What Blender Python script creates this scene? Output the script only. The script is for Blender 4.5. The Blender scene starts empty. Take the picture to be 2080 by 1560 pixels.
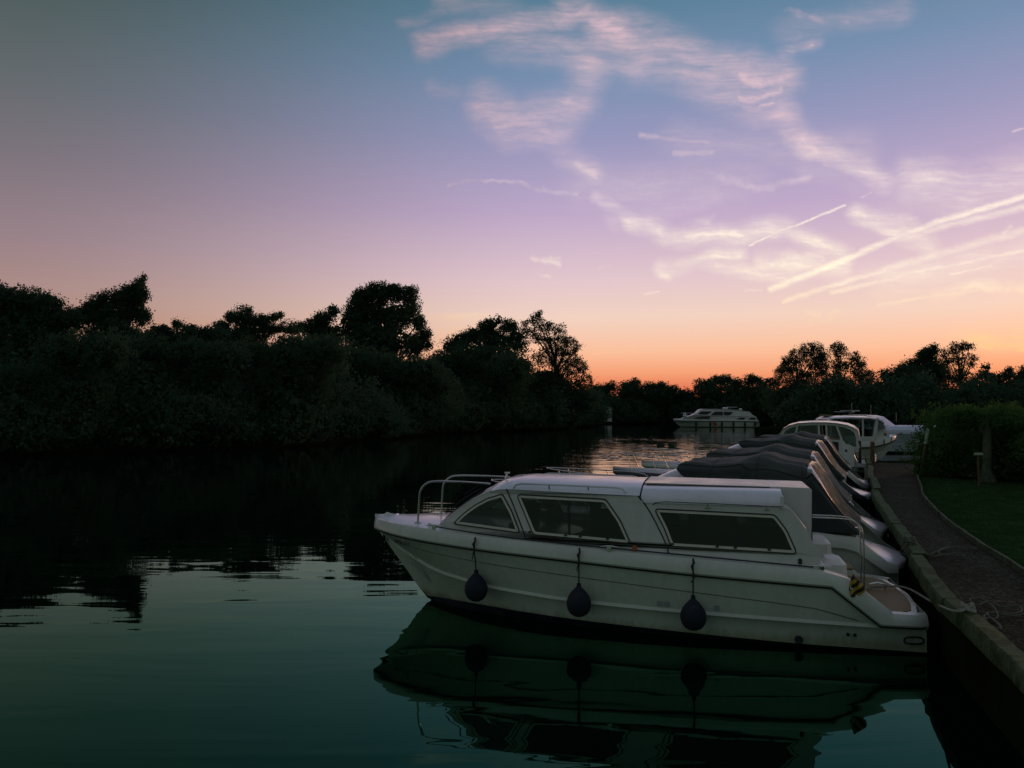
import bpy, bmesh, math, random
import numpy as np
from mathutils import Vector, Matrix, noise
from mathutils.geometry import tessellate_polygon
R = math.radians
PI = math.pi
SC = bpy.context.scene
COL = SC.collection
random.seed(7)

# ------------------------------------------------------------------ camera
CAM_H = 2.3
PITCH = math.atan2(50, 1600)
cd = bpy.data.cameras.new('camera')
cd.sensor_width = 36
cd.lens = 1600 / 2080 * 36
cd.clip_start = 0.05
cd.clip_end = 6000
cam = bpy.data.objects.new('camera', cd)
COL.objects.link(cam)
cam.location = (0, 0, CAM_H)
cam.rotation_euler = (PI / 2 + PITCH, 0, 0)
SC.camera = cam
SC.view_settings.view_transform = 'Standard'
SC.view_settings.look = 'None'
SC.view_settings.exposure = 0
SC.view_settings.gamma = 1
SC.cycles.max_bounces = 8
SC.cycles.transparent_max_bounces = 12
SC.cycles.use_denoising = True
SC.cycles.sample_clamp_indirect = 4


def srgb(r, g, b, k=1.0):
    def f(c):
        c = c / 255
        return (c / 12.92 if c <= .04045 else ((c + .055) / 1.055) ** 2.4) * k
    return (f(r), f(g), f(b), 1)


# measuring tools: where a sight line meets a height, a distance or an upright plane
def ray(x, y):
    cx, cz = (x - 1040) / 1600, (780 - y) / 1600
    cp, sp = math.cos(PITCH), math.sin(PITCH)
    return Vector((cx, cp - cz * sp, sp + cz * cp))


def on_z(x, y, z):
    r = ray(x, y)
    t = (z - CAM_H) / r.z
    return Vector((t * r.x, t * r.y, z))


def at_y(x, y, Y):
    r = ray(x, y)
    t = Y / r.y
    return Vector((t * r.x, Y, CAM_H + t * r.z))


def sky_pt(x, y):
    r = ray(x, y)
    return (r.x / r.y, r.z / r.y)


# ------------------------------------------------------------------ node helpers
class NT:
    def __init__(self, tree):
        self.t = tree
        self.n = tree.nodes
        self.l = tree.links

    def new(self, typ, **kw):
        n = self.n.new(typ)
        for k, v in kw.items():
            setattr(n, k, v)
        return n

    def put(self, sock, v):
        if isinstance(v, bpy.types.NodeSocket):
            self.l.new(v, sock)
        elif v is not None:
            sock.default_value = v

    def math(self, op, a, b=None, c=None, clamp=False):
        n = self.new('ShaderNodeMath', operation=op, use_clamp=clamp)
        self.put(n.inputs[0], a)
        if b is not None:
            self.put(n.inputs[1], b)
        if c is not None:
            self.put(n.inputs[2], c)
        return n.outputs[0]

    def vmath(self, op, a, b=None, scale=None):
        n = self.new('ShaderNodeVectorMath', operation=op)
        self.put(n.inputs[0], a)
        if b is not None:
            self.put(n.inputs[1], b)
        if scale is not None:
            self.put(n.inputs['Scale'], scale)
        return n.outputs['Value'] if op in ('DOT_PRODUCT', 'LENGTH', 'DISTANCE') else n.outputs['Vector']

    def maprange(self, v, a, b, c=0.0, d=1.0, smooth=True):
        n = self.new('ShaderNodeMapRange')
        n.interpolation_type = 'SMOOTHSTEP' if smooth else 'LINEAR'
        self.put(n.inputs['Value'], v)
        for k, x in (('From Min', a), ('From Max', b), ('To Min', c), ('To Max', d)):
            self.put(n.inputs[k], x)
        return n.outputs['Result']

    def noise(self, vec, scale, detail=4, rough=.55, dist=0.0, dim='3D'):
        n = self.new('ShaderNodeTexNoise')
        n.noise_dimensions = dim
        self.put(n.inputs['Vector'], vec)
        n.inputs['Scale'].default_value = scale
        n.inputs['Detail'].default_value = detail
        n.inputs['Roughness'].default_value = rough
        n.inputs['Distortion'].default_value = dist
        return n.outputs['Fac'], n.outputs['Color']

    def ramp(self, v, stops, interp='LINEAR'):
        n = self.new('ShaderNodeValToRGB')
        cr = n.color_ramp
        cr.interpolation = interp
        while len(cr.elements) < len(stops):
            cr.elements.new(0.5)
        for e, (p, c) in zip(cr.elements, stops):
            e.position = p
            e.color = c if len(c) == 4 else (*c, 1)
        self.put(n.inputs['Fac'], v)
        return n.outputs['Color']

    def mix(self, f, a, b, blend='MIX'):
        n = self.new('ShaderNodeMix', data_type='RGBA', blend_type=blend)
        self.put(n.inputs['Factor'], f)
        self.put(n.inputs['A'], a)
        self.put(n.inputs['B'], b)
        for s in n.inputs:
            pass
        return n

    def mixc(self, f, a, b, blend='MIX'):
        n = self.new('ShaderNodeMix', data_type='RGBA', blend_type=blend)
        self.put(n.inputs[0], f)
        self.put(n.inputs[6], a)
        self.put(n.inputs[7], b)
        return n.outputs[2]

    def sep(self, v):
        n = self.new('ShaderNodeSeparateXYZ')
        self.put(n.inputs[0], v)
        return n.outputs

    def comb(self, x, y, z):
        n = self.new('ShaderNodeCombineXYZ')
        for i, v in enumerate((x, y, z)):
            self.put(n.inputs[i], v)
        return n.outputs[0]


# ------------------------------------------------------------------ sky
SUN_AZ, SUN_EL = R(47), R(4.0)          # azimuth from +Y towards +X


def build_world():
    w = bpy.data.worlds.new('World')
    SC.world = w
    w.use_nodes = True
    T = NT(w.node_tree)
    T.n.clear()
    out = T.new('ShaderNodeOutputWorld')
    bg = T.new('ShaderNodeBackground')
    tc = T.new('ShaderNodeTexCoord')
    D = tc.outputs['Generated']
    x, y, z = T.sep(D)
    hyp = T.math('SQRT', T.math('ADD', T.math('MULTIPLY', x, x), T.math('MULTIPLY', y, y)))
    hyp = T.math('MAXIMUM', hyp, 1e-4)
    el = T.math('DIVIDE', z, hyp)                     # tan(elevation)
    az = T.math('DIVIDE', x, hyp)                     # sin(azimuth)
    t = T.math('MULTIPLY', T.math('ABSOLUTE', el), 1.0, clamp=True)
    centre = T.ramp(t, [
        (0.0, srgb(212, 92, 60)), (.022, srgb(226, 114, 80)), (.045, srgb(245, 160, 118)),
        (.072, srgb(248, 190, 156)), (.115, srgb(240, 208, 192)), (.165, srgb(224, 196, 204)), (.25, srgb(188, 166, 200)),
        (.34, srgb(150, 150, 188)), (.43, srgb(114, 140, 174)), (.53, srgb(84, 124, 148)),
        (.72, srgb(80, 106, 114)), (1.0, srgb(108, 112, 124))])
    left = T.ramp(t, [
        (0.0, srgb(136, 88, 66)), (.05, srgb(168, 116, 92)), (.085, srgb(178, 132, 112)), (.13, srgb(168, 136, 132)),
        (.19, srgb(148, 126, 134)), (.28, srgb(120, 112, 120)), (.36, srgb(97, 103, 107)),
        (.45, srgb(78, 91, 90)), (.56, srgb(52, 70, 64)), (1.0, srgb(100, 100, 116))])
    back = T.ramp(t, [
        (0.0, srgb(86, 108, 94)), (.12, srgb(94, 114, 100)), (.35, srgb(88, 106, 99)), (.7, srgb(92, 102, 106)), (1.0, srgb(108, 112, 124))])
    fl = T.maprange(az, -.60, .10)
    front = T.mixc(fl, left, centre)
    glow = T.maprange(az, .50, .95)
    low = T.maprange(el, .30, .0)
    front = T.mixc(T.math('MULTIPLY', T.math('MULTIPLY', glow, low), .8), front, (1.0, .47, .22, 1))
    fb = T.maprange(y, .42, -.35)
    base = T.mixc(fb, front, back)

    # clouds: wisps and vapour trails laid out on the sky in front
    yy = T.math('MAXIMUM', y, .02)
    P = T.comb(T.math('DIVIDE', x, yy), T.math('DIVIDE', z, yy), 0.0)
    _, wc = T.noise(P, 9, 4, .55)
    warp = T.vmath('SUBTRACT', wc, (.5, .5, .5))
    Psoft = T.vmath('ADD', P, T.vmath('SCALE', warp, scale=.055))
    _, wc2 = T.noise(P, 45, 3, .6)
    warp2 = T.vmath('SUBTRACT', wc2, (.5, .5, .5))
    Pcrisp = T.vmath('ADD', P, T.vmath('SCALE', warp2, scale=.007))
    Pm2 = T.vmath('ADD', P, T.vmath('SCALE', warp, scale=.022))
    Pmid = T.vmath('ADD', Psoft, T.vmath('SCALE', warp2, scale=.016))

    def seg(Pv, a, b, wa, inten):
        ax, ay = sky_pt(*a)
        bx, by = sky_pt(*b)
        w_ = wa / 1600
        dx, dy = bx - ax, by - ay
        dd = dx * dx + dy * dy + 1e-9
        pa = T.vmath('SUBTRACT', Pv, (ax, ay, 0))
        h = T.math('MULTIPLY', T.vmath('DOT_PRODUCT', pa, (dx, dy, 0)), 1 / dd, clamp=True)
        d = T.vmath('DISTANCE', pa, T.vmath('SCALE', (dx, dy, 0), scale=h))
        return T.maprange(d, w_, 0.0, 0.0, inten)

    def many(base_P, lst, before=None):
        acc = None
        for pts, w_, i_ in lst:
            for a, b in zip(pts, pts[1:]):
                prev = acc if acc is not None else before
                Pv = base_P
                if prev is not None:                  # one wisp after another, so that few values are held at a time
                    n = T.new('ShaderNodeVectorMath', operation='MULTIPLY_ADD')
                    T.put(n.inputs[0], prev)
                    n.inputs[1].default_value = (1e-7, 1e-7, 1e-7)
                    T.put(n.inputs[2], base_P)
                    Pv = n.outputs[0]
                s = seg(Pv, a, b, w_, i_)
                acc = s if acc is None else T.math('MAXIMUM', acc, s)
        return acc

    def fibres(Pv, rot, sx, sy, lo, hi, detail=5):
        st = T.new('ShaderNodeMapping')
        T.put(st.inputs['Vector'], Pv)
        st.inputs['Rotation'].default_value = (0, 0, R(rot))
        st.inputs['Scale'].default_value = (sx, sy, 1)
        f, _ = T.noise(st.outputs[0], 1.0, detail, .68)
        return T.maprange(f, .30, .70, lo, hi, smooth=False)

    ccol = T.ramp(t, [(0.0, srgb(250, 180, 110)), (.08, srgb(255, 208, 150)), (.15, srgb(255, 238, 216)), (.24, srgb(252, 236, 226)),
                      (.34, srgb(230, 198, 206)), (.5, srgb(206, 178, 190)), (1, srgb(150, 150, 150))])
    ccol = T.mixc(T.maprange(az, .10, -.30), ccol, srgb(206, 158, 160))
    diff = T.mixc(1.0, ccol, base, 'SUBTRACT')

    # each stretch of sky: tilt of its fibres, soft wisps, sharper wisps, vapour trails
    CL = [
        (12,
         [([(860, 82), (1010, 62), (1180, 22)], 46, .58), ([(1150, 6), (1250, 55)], 50, .46), ([(1030, 90), (1280, 118)], 76, .36),
          ([(900, 5), (1060, 35)], 44, .22), ([(810, 45), (890, 22)], 22, .2)],
         [([(1130, 40), (1185, 10), (1232, 48)], 14, .28), ([(882, 76), (960, 60)], 14, .22)],
         []),
        (30,
         [([(985, 215), (1040, 250), (1120, 255), (1175, 205), (1190, 150)], 66, .46), ([(1070, 245), (1165, 215)], 64, .34), ([(880, 170), (960, 200)], 26, .12)],
         [([(1010, 246), (1105, 260)], 18, .28), ([(1170, 150), (1150, 215)], 12, .2)],
         []),
        (-12,
         [([(1240, 55), (1430, 108), (1600, 162)], 64, .56), ([(1330, 112), (1540, 196)], 86, .44)],
         [([(1500, 148), (1590, 162)], 17, .42), ([(1490, 188), (1580, 180)], 13, .5), ([(1500, 208), (1560, 206)], 11, .48), ([(1230, 46), (1300, 80)], 12, .2)],
         []),
        (10,
         [([(1600, 105), (1670, 92)], 26, .34), ([(1600, 62), (1820, 16)], 46, .22)],
         [([(1590, 22), (1640, 30), (1720, 42)], 10, .28), ([(1595, 104), (1660, 98)], 9, .36), ([(1620, 76), (1700, 66)], 9, .2)], []),
        (4,
         [([(1150, 305), (1205, 345)], 38, .26)],
         [([(920, 374), (1040, 375), (1165, 387)], 9, .36), ([(1165, 322), (1205, 350)], 14, .28)], []),
        (0, [([(1090, 526), (1125, 526)], 9, .1)],
         [([(1088, 525), (1130, 526)], 11, .5), ([(1062, 556), (1112, 559)], 7, .5), ([(1100, 577), (1122, 579)], 4, .5), ([(1195, 545), (1282, 547)], 9, .6)], []),
        (-6,
         [([(1390, 285), (1740, 302)], 70, .18), ([(1190, 370), (1520, 365)], 80, .15)],
         [([(1440, 360), (1490, 375), (1545, 392), (1645, 366)], 16, .40)],
         [([(1302, 275), (1335, 279)], 9, .52), ([(1310, 277), (1440, 289)], 10, .34), ([(1372, 311), (1446, 309)], 13, .40)]),
        (-34,
         [([(1585, 228), (1640, 288), (1700, 322), (1785, 362)], 46, .50), ([(1640, 350), (1830, 400)], 40, .12)],
         [([(1600, 245), (1660, 300)], 10, .3), ([(1672, 332), (1690, 350)], 8, .22)],
         [([(1750, 401), (1772, 391)], 4, .35)]),
        (-8,
         [([(1210, 400), (1300, 432), (1440, 452)], 22, .34), ([(1285, 444), (1350, 468), (1500, 480), (1600, 474), (1722, 518)], 34, .62), ([(1250, 440), (1440, 400)], 34, .15)],
         [([(1300, 455), (1360, 470), (1500, 478)], 10, .38), ([(1300, 420), (1440, 448)], 9, .28), ([(1640, 482), (1710, 512)], 8, .25)],
         [([(1521, 499), (1590, 467), (1715, 418)], 4.2, .95)]),
        (-4,
         [([(1350, 538), (1490, 522)], 34, .56), ([(1430, 540), (1600, 566)], 26, .5), ([(1540, 540), (1710, 552)], 42, .62)],
         [([(1420, 532), (1490, 522)], 10, .4), ([(1332, 553), (1384, 555)], 14, .55), ([(1440, 545), (1590, 562)], 8, .4), ([(1570, 533), (1670, 529)], 11, .45)],
         []),
        (18,
         [([(1735, 430), (1810, 446), (1890, 484)], 38, .62), ([(1760, 545), (1900, 528)], 26, .16)],
         [([(1755, 432), (1868, 433)], 9, .3)],
         [([(1565, 588), (1700, 535), (1830, 478), (1940, 440), (2130, 386)], 10.5, .90), ([(1880, 468), (2130, 410)], 12, .55)]),
        (18,
         [([(1780, 570), (2100, 505)], 60, .34)], [],
         [([(1592, 613), (1700, 578), (1800, 548)], 9, .78), ([(1780, 554), (1940, 508), (2130, 455)], 15, .55), ([(1690, 594), (1870, 552), (2130, 498)], 9, .66), ([(1932, 556), (2012, 541)], 5, .75)]),
        (14,
         [([(1890, 602), (2120, 566)], 26, .45)], [([(1930, 600), (2100, 578)], 9, .36)],
         [([(1785, 619), (1880, 604), (2000, 588)], 7, .5)]),
        (8,
         [([(1862, 366), (1960, 388), (2100, 345)], 74, .44)],
         [([(1865, 365), (1930, 370)], 12, .2)],
         [([(2056, 268), (2090, 258)], 4, .5), ([(2038, 472), (2054, 460)], 7, .35)]),
        (2,
         [([(865, 650), (980, 656)], 18, .7), ([(880, 692), (940, 678)], 18, .5)], [([(875, 648), (960, 651)], 8, .4), ([(1190, 720), (1275, 720)], 8, .42)], []),
        (4, [([(1650, 650), (1690, 650)], 12, .1)],
         [([(1645, 639), (1722, 642)], 8, .42), ([(1650, 662), (1697, 652)], 7, .45), ([(1416, 611), (1446, 607)], 5, .48), ([(1503, 600), (1534, 598)], 5, .48)],
         [([(1310, 599), (1336, 590)], 4, .45)]),
        (4,
         [([(1975, 690), (2110, 708)], 22, .5), ([(1940, 675), (2110, 668)], 26, .25)], [([(1985, 684), (2110, 682)], 9, .55), ([(2000, 700), (2100, 712)], 7, .4)], []),
    ]
    total = None
    px_, pz_, _ = T.sep(P)
    for rot, soft, mid, crisp in CL:
        ev = [(p, w_ + mg) for l, mg in ((soft, 56), (mid, 56), (crisp, 12)) for pts, w_, _ in l for p in pts]
        x0, x1 = min(p[0] - w_ for p, w_ in ev), max(p[0] + w_ for p, w_ in ev)
        y0, y1 = min(p[1] - w_ for p, w_ in ev), max(p[1] + w_ for p, w_ in ev)
        ax, az1 = sky_pt(x0, y0)
        bx, az0 = sky_pt(x1, y1)
        m = T.math('MULTIPLY', T.math('GREATER_THAN', px_, ax), T.math('LESS_THAN', px_, bx))
        m = T.math('MULTIPLY', m, T.math('MULTIPLY', T.math('GREATER_THAN', pz_, az0), T.math('LESS_THAN', pz_, az1)))
        a = many(Psoft, soft)
        b_ = many(Pmid, mid, a)
        b_ = a if b_ is None else b_
        f1 = fibres(Pm2, rot, 6, 52, .34, 1.5)
        f0 = fibres(Pm2, rot + 10, 38, 120, .62, 1.30, 5)
        cl = T.math('ADD', T.math('MULTIPLY', T.math('MULTIPLY', a, f1), f0), T.math('MULTIPLY', T.math('MULTIPLY', b_, f1), .8 if mid else 0.0))
        if crisp:
            c_ = many(Pcrisp, crisp, b_)
            f2 = fibres(Pcrisp, 20, 36, 150, .55, 1.15, 3)
            cl = T.math('MAXIMUM', cl, T.math('MULTIPLY', c_, f2))
        cl = T.math('MULTIPLY', cl, 1.0, clamp=True)
        bgc = T.new('ShaderNodeBackground')
        T.put(bgc.inputs['Color'], diff)
        T.put(bgc.inputs['Strength'], cl)
        mx = T.new('ShaderNodeMixShader')
        T.put(mx.inputs[0], m)
        T.l.new(bgc.outputs[0], mx.inputs[2])
        if total is None:
            total = mx.outputs[0]
        else:
            ad = T.new('ShaderNodeAddShader')
            T.l.new(total, ad.inputs[0])
            T.l.new(mx.outputs[0], ad.inputs[1])
            total = ad.outputs[0]
    gate = T.new('ShaderNodeMixShader')
    T.put(gate.inputs[0], T.math('MULTIPLY', T.math('GREATER_THAN', y, .3), T.math('GREATER_THAN', z, .03)))
    T.l.new(total, gate.inputs[2])
    # air light of a real twilight sky underneath
    nish = T.new('ShaderNodeTexSky')
    nish.sky_type = 'NISHITA'
    nish.sun_disc = False
    nish.sun_elevation = SUN_EL
    nish.sun_rotation = SUN_AZ
    nish.air_density = 1.6
    nish.dust_density = 2.5
    sky = T.mixc(.006, base, nish.outputs[0], 'ADD')
    T.l.new(sky, bg.inputs['Color'])
    bg.inputs['Strength'].default_value = 1.0
    ad = T.new('ShaderNodeAddShader')
    T.l.new(bg.outputs[0], ad.inputs[0])
    T.l.new(gate.outputs[0], ad.inputs[1])
    T.l.new(ad.outputs[0], out.inputs[0])


build_world()

sd = bpy.data.lights.new('low_sun', 'SUN')
sd.energy = 0.6
sd.angle = R(9)
sd.color = (1.0, .46, .22)
so = bpy.data.objects.new('low_sun', sd)
COL.objects.link(so)
so.rotation_euler = (PI / 2 - SUN_EL, 0, PI - SUN_AZ)
so.location = (40, 40, 30)


# ------------------------------------------------------------------ materials
def mat(name):
    m = bpy.data.materials.new(name)
    m.use_nodes = True
    T = NT(m.node_tree)
    b = m.node_tree.nodes['Principled BSDF']
    return m, T, b


def pmat(name, col, rough=.5, metal=0.0, var=.12, scale=6.0, bump=0.0, bscale=40, spec=.5, coat=0.0):
    """plain procedural material: base colour broken up by noise, optional bump"""
    m, T, b = mat(name)
    tc = T.new('ShaderNodeTexCoord')
    f, _ = T.noise(tc.outputs['Object'], scale, 5, .6)
    lo = tuple(c * (1 - var) for c in col)
    hi = tuple(min(1, c * (1 + var)) for c in col)
    T.l.new(T.ramp(f, [(.3, lo), (.7, hi)]), b.inputs['Base Color'])
    T.l.new(T.maprange(f, .3, .7, rough * .85, min(1, rough * 1.2)), b.inputs['Roughness'])
    b.inputs['Metallic'].default_value = metal
    b.inputs['Specular IOR Level'].default_value = spec
    b.inputs['Coat Weight'].default_value = coat
    if bump:
        f2, _ = T.noise(tc.outputs['Object'], bscale, 4, .6)
        bn = T.new('ShaderNodeBump')
        bn.inputs['Strength'].default_value = bump
        bn.inputs['Distance'].default_value = .02
        T.l.new(f2, bn.inputs['Height'])
        T.l.new(bn.outputs[0], b.inputs['Normal'])
    return m


def gelcoat(name, col, rough=.22, scum=False):
    m, T, b = mat(name)
    tc = T.new('ShaderNodeTexCoord')
    f, _ = T.noise(tc.outputs['Object'], 2.2, 6, .62)
    mp = T.new('ShaderNodeMapping')
    T.l.new(tc.outputs['Object'], mp.inputs['Vector'])
    mp.inputs['Scale'].default_value = (14, 14, 1.2)
    f2, _ = T.noise(mp.outputs[0], 1.0, 4, .6)               # rain streaks
    g = T.math('ADD', T.math('MULTIPLY', f, .6), T.math('MULTIPLY', f2, .4))
    lo = tuple(c * .84 for c in col)
    cc = T.ramp(g, [(.32, lo), (.6, col)])
    if scum:
        zz = T.sep(tc.outputs['Object'])[2]
        mp4 = T.new('ShaderNodeMapping')
        T.l.new(tc.outputs['Object'], mp4.inputs['Vector'])
        mp4.inputs['Scale'].default_value = (9, 9, .8)
        f4, _ = T.noise(mp4.outputs[0], 1.0, 5, .7)
        line = T.maprange(T.math('SUBTRACT', zz, T.math('MULTIPLY', f4, .20)), .07, -.04)
        cc = T.mixc(T.math('MULTIPLY', line, .65), cc, (.22, .22, .11, 1))
        f5, _ = T.noise(tc.outputs['Object'], 11, 6, .75)
        cc = T.mixc(T.math('MULTIPLY', T.maprange(f5, .60, .74), .35), cc, (.34, .33, .27, 1))
    T.l.new(cc, b.inputs['Base Color'])
    T.l.new(T.maprange(f, .3, .7, rough * .8, rough * 1.6), b.inputs['Roughness'])
    f3, _ = T.noise(tc.outputs['Object'], 3.0, 2, .5)
    bn = T.new('ShaderNodeBump')
    bn.inputs['Strength'].default_value = .12
    bn.inputs['Distance'].default_value = .03
    T.l.new(f3, bn.inputs['Height'])
    T.l.new(bn.outputs[0], b.inputs['Normal'])
    return m


def glass(name, tint, f0=1.5, rough=.03):
    m = bpy.data.materials.new(name)
    m.use_nodes = True
    T = NT(m.node_tree)
    T.n.clear()
    o = T.new('ShaderNodeOutputMaterial')
    tr = T.new('ShaderNodeBsdfTransparent')
    tr.inputs[0].default_value = (*tint, 1)
    gl = T.new('ShaderNodeBsdfGlossy')
    gl.inputs['Roughness'].default_value = rough
    gl.inputs['Color'].default_value = (.9, .95, .95, 1)
    fr = T.new('ShaderNodeFresnel')
    fr.inputs['IOR'].default_value = f0
    tc = T.new('ShaderNodeTexCoord')
    f, _ = T.noise(tc.outputs['Object'], 1.6, 2)
    bn = T.new('ShaderNodeBump')
    bn.inputs['Strength'].default_value = .08
    bn.inputs['Distance'].default_value = .02
    T.l.new(f, bn.inputs['Height'])
    T.l.new(bn.outputs[0], gl.inputs['Normal'])
    mx = T.new('ShaderNodeMixShader')
    T.l.new(fr.outputs[0], mx.inputs[0])
    T.l.new(tr.outputs[0], mx.inputs[1])
    T.l.new(gl.outputs[0], mx.inputs[2])
    T.l.new(mx.outputs[0], o.inputs[0])
    return m


def leafmat(name, dark, light, trans=.45):
    m = bpy.data.materials.new(name)
    m.use_nodes = True
    T = NT(m.node_tree)
    T.n.clear()
    o = T.new('ShaderNodeOutputMaterial')
    tc = T.new('ShaderNodeTexCoord')
    f, _ = T.noise(tc.outputs['Object'], 1.7, 6, .75)
    c = T.ramp(f, [(.3, dark), (.7, light)])
    df = T.new('ShaderNodeBsdfDiffuse')
    T.l.new(c, df.inputs[0])
    tl = T.new('ShaderNodeBsdfTranslucent')
    T.l.new(c, tl.inputs[0])
    mx = T.new('ShaderNodeMixShader')
    mx.inputs[0].default_value = trans
    T.l.new(df.outputs[0], mx.inputs[1])
    T.l.new(tl.outputs[0], mx.inputs[2])
    T.l.new(mx.outputs[0], o.inputs[0])
    return m


def water_mat():
    m = bpy.data.materials.new('river_water')
    m.use_nodes = True
    T = NT(m.node_tree)
    T.n.clear()
    o = T.new('ShaderNodeOutputMaterial')
    g = T.new('ShaderNodeNewGeometry')
    pos = g.outputs['Position']
    x, y, z = T.sep(pos)
    # where a breeze ruffles the open reach
    n1, _ = T.noise(pos, .045, 3, .6)
    reach = T.math('MULTIPLY', T.maprange(y, 27, 37), T.maprange(y, 76, 68))
    side = T.maprange(T.math('SUBTRACT', x, T.math('MULTIPLY', y, .050)), -2.2, .8)
    patch = T.math('MULTIPLY', reach, side)
    mp = T.new('ShaderNodeMapping')
    T.l.new(pos, mp.inputs['Vector'])
    mp.inputs['Scale'].default_value = (.16, .42, 1)
    n2, _ = T.noise(mp.outputs[0], 1.0, 4, .62)
    broken = T.maprange(n2, .30, .45)
    patch = T.math('MULTIPLY', patch, broken)
    # ripples: long low swell plus fine chop
    mp2 = T.new('ShaderNodeMapping')
    T.l.new(pos, mp2.inputs['Vector'])
    mp2.inputs['Rotation'].default_value = (0, 0, R(14))
    mp2.inputs['Scale'].default_value = (.42, 1.7, 1)
    r1, _ = T.noise(mp2.outputs[0], 1.0, 2, .5, .4)
    mp3 = T.new('ShaderNodeMapping')
    T.l.new(pos, mp3.inputs['Vector'])
    mp3.inputs['Rotation'].default_value = (0, 0, R(-9))
    mp3.inputs['Scale'].default_value = (1.6, 4.2, 1)
    r2, _ = T.noise(mp3.outputs[0], 1.0, 3, .55)
    h = T.math('MULTIPLY', T.math('MULTIPLY', r1, .16), T.math('ADD', .046, T.math('MULTIPLY', patch, .052)))
    h = T.math('ADD', h, T.math('MULTIPLY', T.math('MULTIPLY', r2, .055), T.math('ADD', .006, T.math('MULTIPLY', patch, .050))))
    bn = T.new('ShaderNodeBump')
    bn.inputs['Strength'].default_value = 1.0
    bn.inputs['Distance'].default_value = 1.0
    T.l.new(h, bn.inputs['Height'])
    fr = T.new('ShaderNodeFresnel')
    fr.inputs['IOR'].default_value = 1.295
    gl = T.new('ShaderNodeBsdfGlossy')
    gl.inputs['Roughness'].default_value = .015
    T.l.new(bn.outputs[0], gl.inputs['Normal'])
    # peaty river water takes the red out of what it mirrors, except at a glancing angle
    T.l.new(T.ramp(fr.outputs[0], [(.04, (.30, .92, .62)), (.20, (.40, .98, .62)), (.55, (1, 1, 1))]), gl.inputs['Color'])
    df = T.new('ShaderNodeBsdfDiffuse')
    df.inputs[0].default_value = (.0015, .0045, .0032, 1)
    mx = T.new('ShaderNodeMixShader')
    T.l.new(fr.outputs[0], mx.inputs[0])
    T.l.new(df.outputs[0], mx.inputs[1])
    T.l.new(gl.outputs[0], mx.inputs[2])
    T.l.new(mx.outputs[0], o.inputs[0])
    return m


def timber(name, col, moss=.35):
    m, T, b = mat(name)
    tc = T.new('ShaderNodeTexCoord')
    g = T.new('ShaderNodeNewGeometry')
    mp = T.new('ShaderNodeMapping')
    T.l.new(g.outputs['Position'], mp.inputs['Vector'])
    mp.inputs['Rotation'].default_value = (0, 0, R(-68))
    mp.inputs['Scale'].default_value = (1.5, 34, 12)
    f, _ = T.noise(mp.outputs[0], 1.0, 5, .65)
    c = T.ramp(f, [(.3, tuple(v * .5 for v in col)), (.68, tuple(v * 1.35 for v in col))])
    f2, _ = T.noise(g.outputs['Position'], 3.4, 6, .7)
    mk = T.maprange(f2, .48, .62)
    c2 = T.mixc(T.math('MULTIPLY', mk, moss), c, (col[0] * .28, col[1] * .34, col[2] * .2, 1))
    f3, _ = T.noise(g.outputs['Position'], 8.5, 6, .75)
    c2 = T.mixc(T.math('MULTIPLY', T.maprange(f3, .57, .68), .6), c2, tuple(min(1, v * 2.0) for v in col) + (1,))
    T.l.new(c2, b.inputs['Base Color'])
    b.inputs['Roughness'].default_value = .85
    b.inputs['Specular IOR Level'].default_value = 0.12
    bn = T.new('ShaderNodeBump')
    bn.inputs['Strength'].default_value = .7
    bn.inputs['Distance'].default_value = .012
    T.l.new(f, bn.inputs['Height'])
    T.l.new(bn.outputs[0], b.inputs['Normal'])
    return m


def gravel_mat():
    m, T, b = mat('gravel')
    g = T.new('ShaderNodeNewGeometry')
    v = T.new('ShaderNodeTexVoronoi')
    T.l.new(g.outputs['Position'], v.inputs['Vector'])
    v.inputs['Scale'].default_value = 38
    f, _ = T.noise(g.outputs['Position'], 1.1, 6, .7)
    f2, _ = T.noise(g.outputs['Position'], 22, 4, .7)
    a = T.math('ADD', T.math('MULTIPLY', T.sep(v.outputs['Color'])[0], .5), T.math('MULTIPLY', f, .7))
    c = T.ramp(a, [(.25, (.015, .017, .011)), (.6, (.038, .039, .027)), (.95, (.11, .11, .080))])
    c = T.mixc(T.maprange(f2, .5, .62), c, (.030, .026, .015, 1))
    T.l.new(c, b.inputs['Base Color'])
    b.inputs['Roughness'].default_value = .95
    b.inputs['Specular IOR Level'].default_value = 0.05
    bn = T.new('ShaderNodeBump')
    bn.inputs['Strength'].default_value = .9
    bn.inputs['Distance'].default_value = .015
    T.l.new(v.outputs['Distance'], bn.inputs['Height'])
    T.l.new(bn.outputs[0], b.inputs['Normal'])
    return m


M = {}
M['white'] = gelcoat('white_gelcoat', (.55, .59, .52), scum=True)
M['cabin'] = gelcoat('cabin_gelcoat', (.62, .61, .60), .26)
M['roof'] = gelcoat('roof_gelcoat', (.74, .72, .78), .16)
M['grey'] = gelcoat('grey_gelcoat', (.33, .35, .38), .35)
M['palegrey'] = gelcoat('pale_grey_deck', (.44, .46, .48), .4)
M['dimline'] = pmat('shadowed_groove', (.12, .13, .12), .6)
M['bluehull'] = gelcoat('pale_blue_gelcoat', (.55, .57, .70), .3)
M['navyhull'] = gelcoat('dark_hull_paint', (.03, .035, .045), .3)
M['antifoul'] = pmat('navy_antifouling', (.012, .018, .035), .6, var=.4)
M['groove'] = pmat('dark_rubber_and_lip_shade', (.02, .022, .025), .6, var=.3, scale=20)  # rubber parts, and the painted shade strip under the rubbing lip
M['cream'] = pmat('window_frame_cream', (.62, .60, .52), .4, var=.08)
M['glass'] = glass('tinted_glass', (.50, .56, .53), 1.4)
M['clear'] = glass('clear_glass', (.55, .62, .60))
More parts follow.
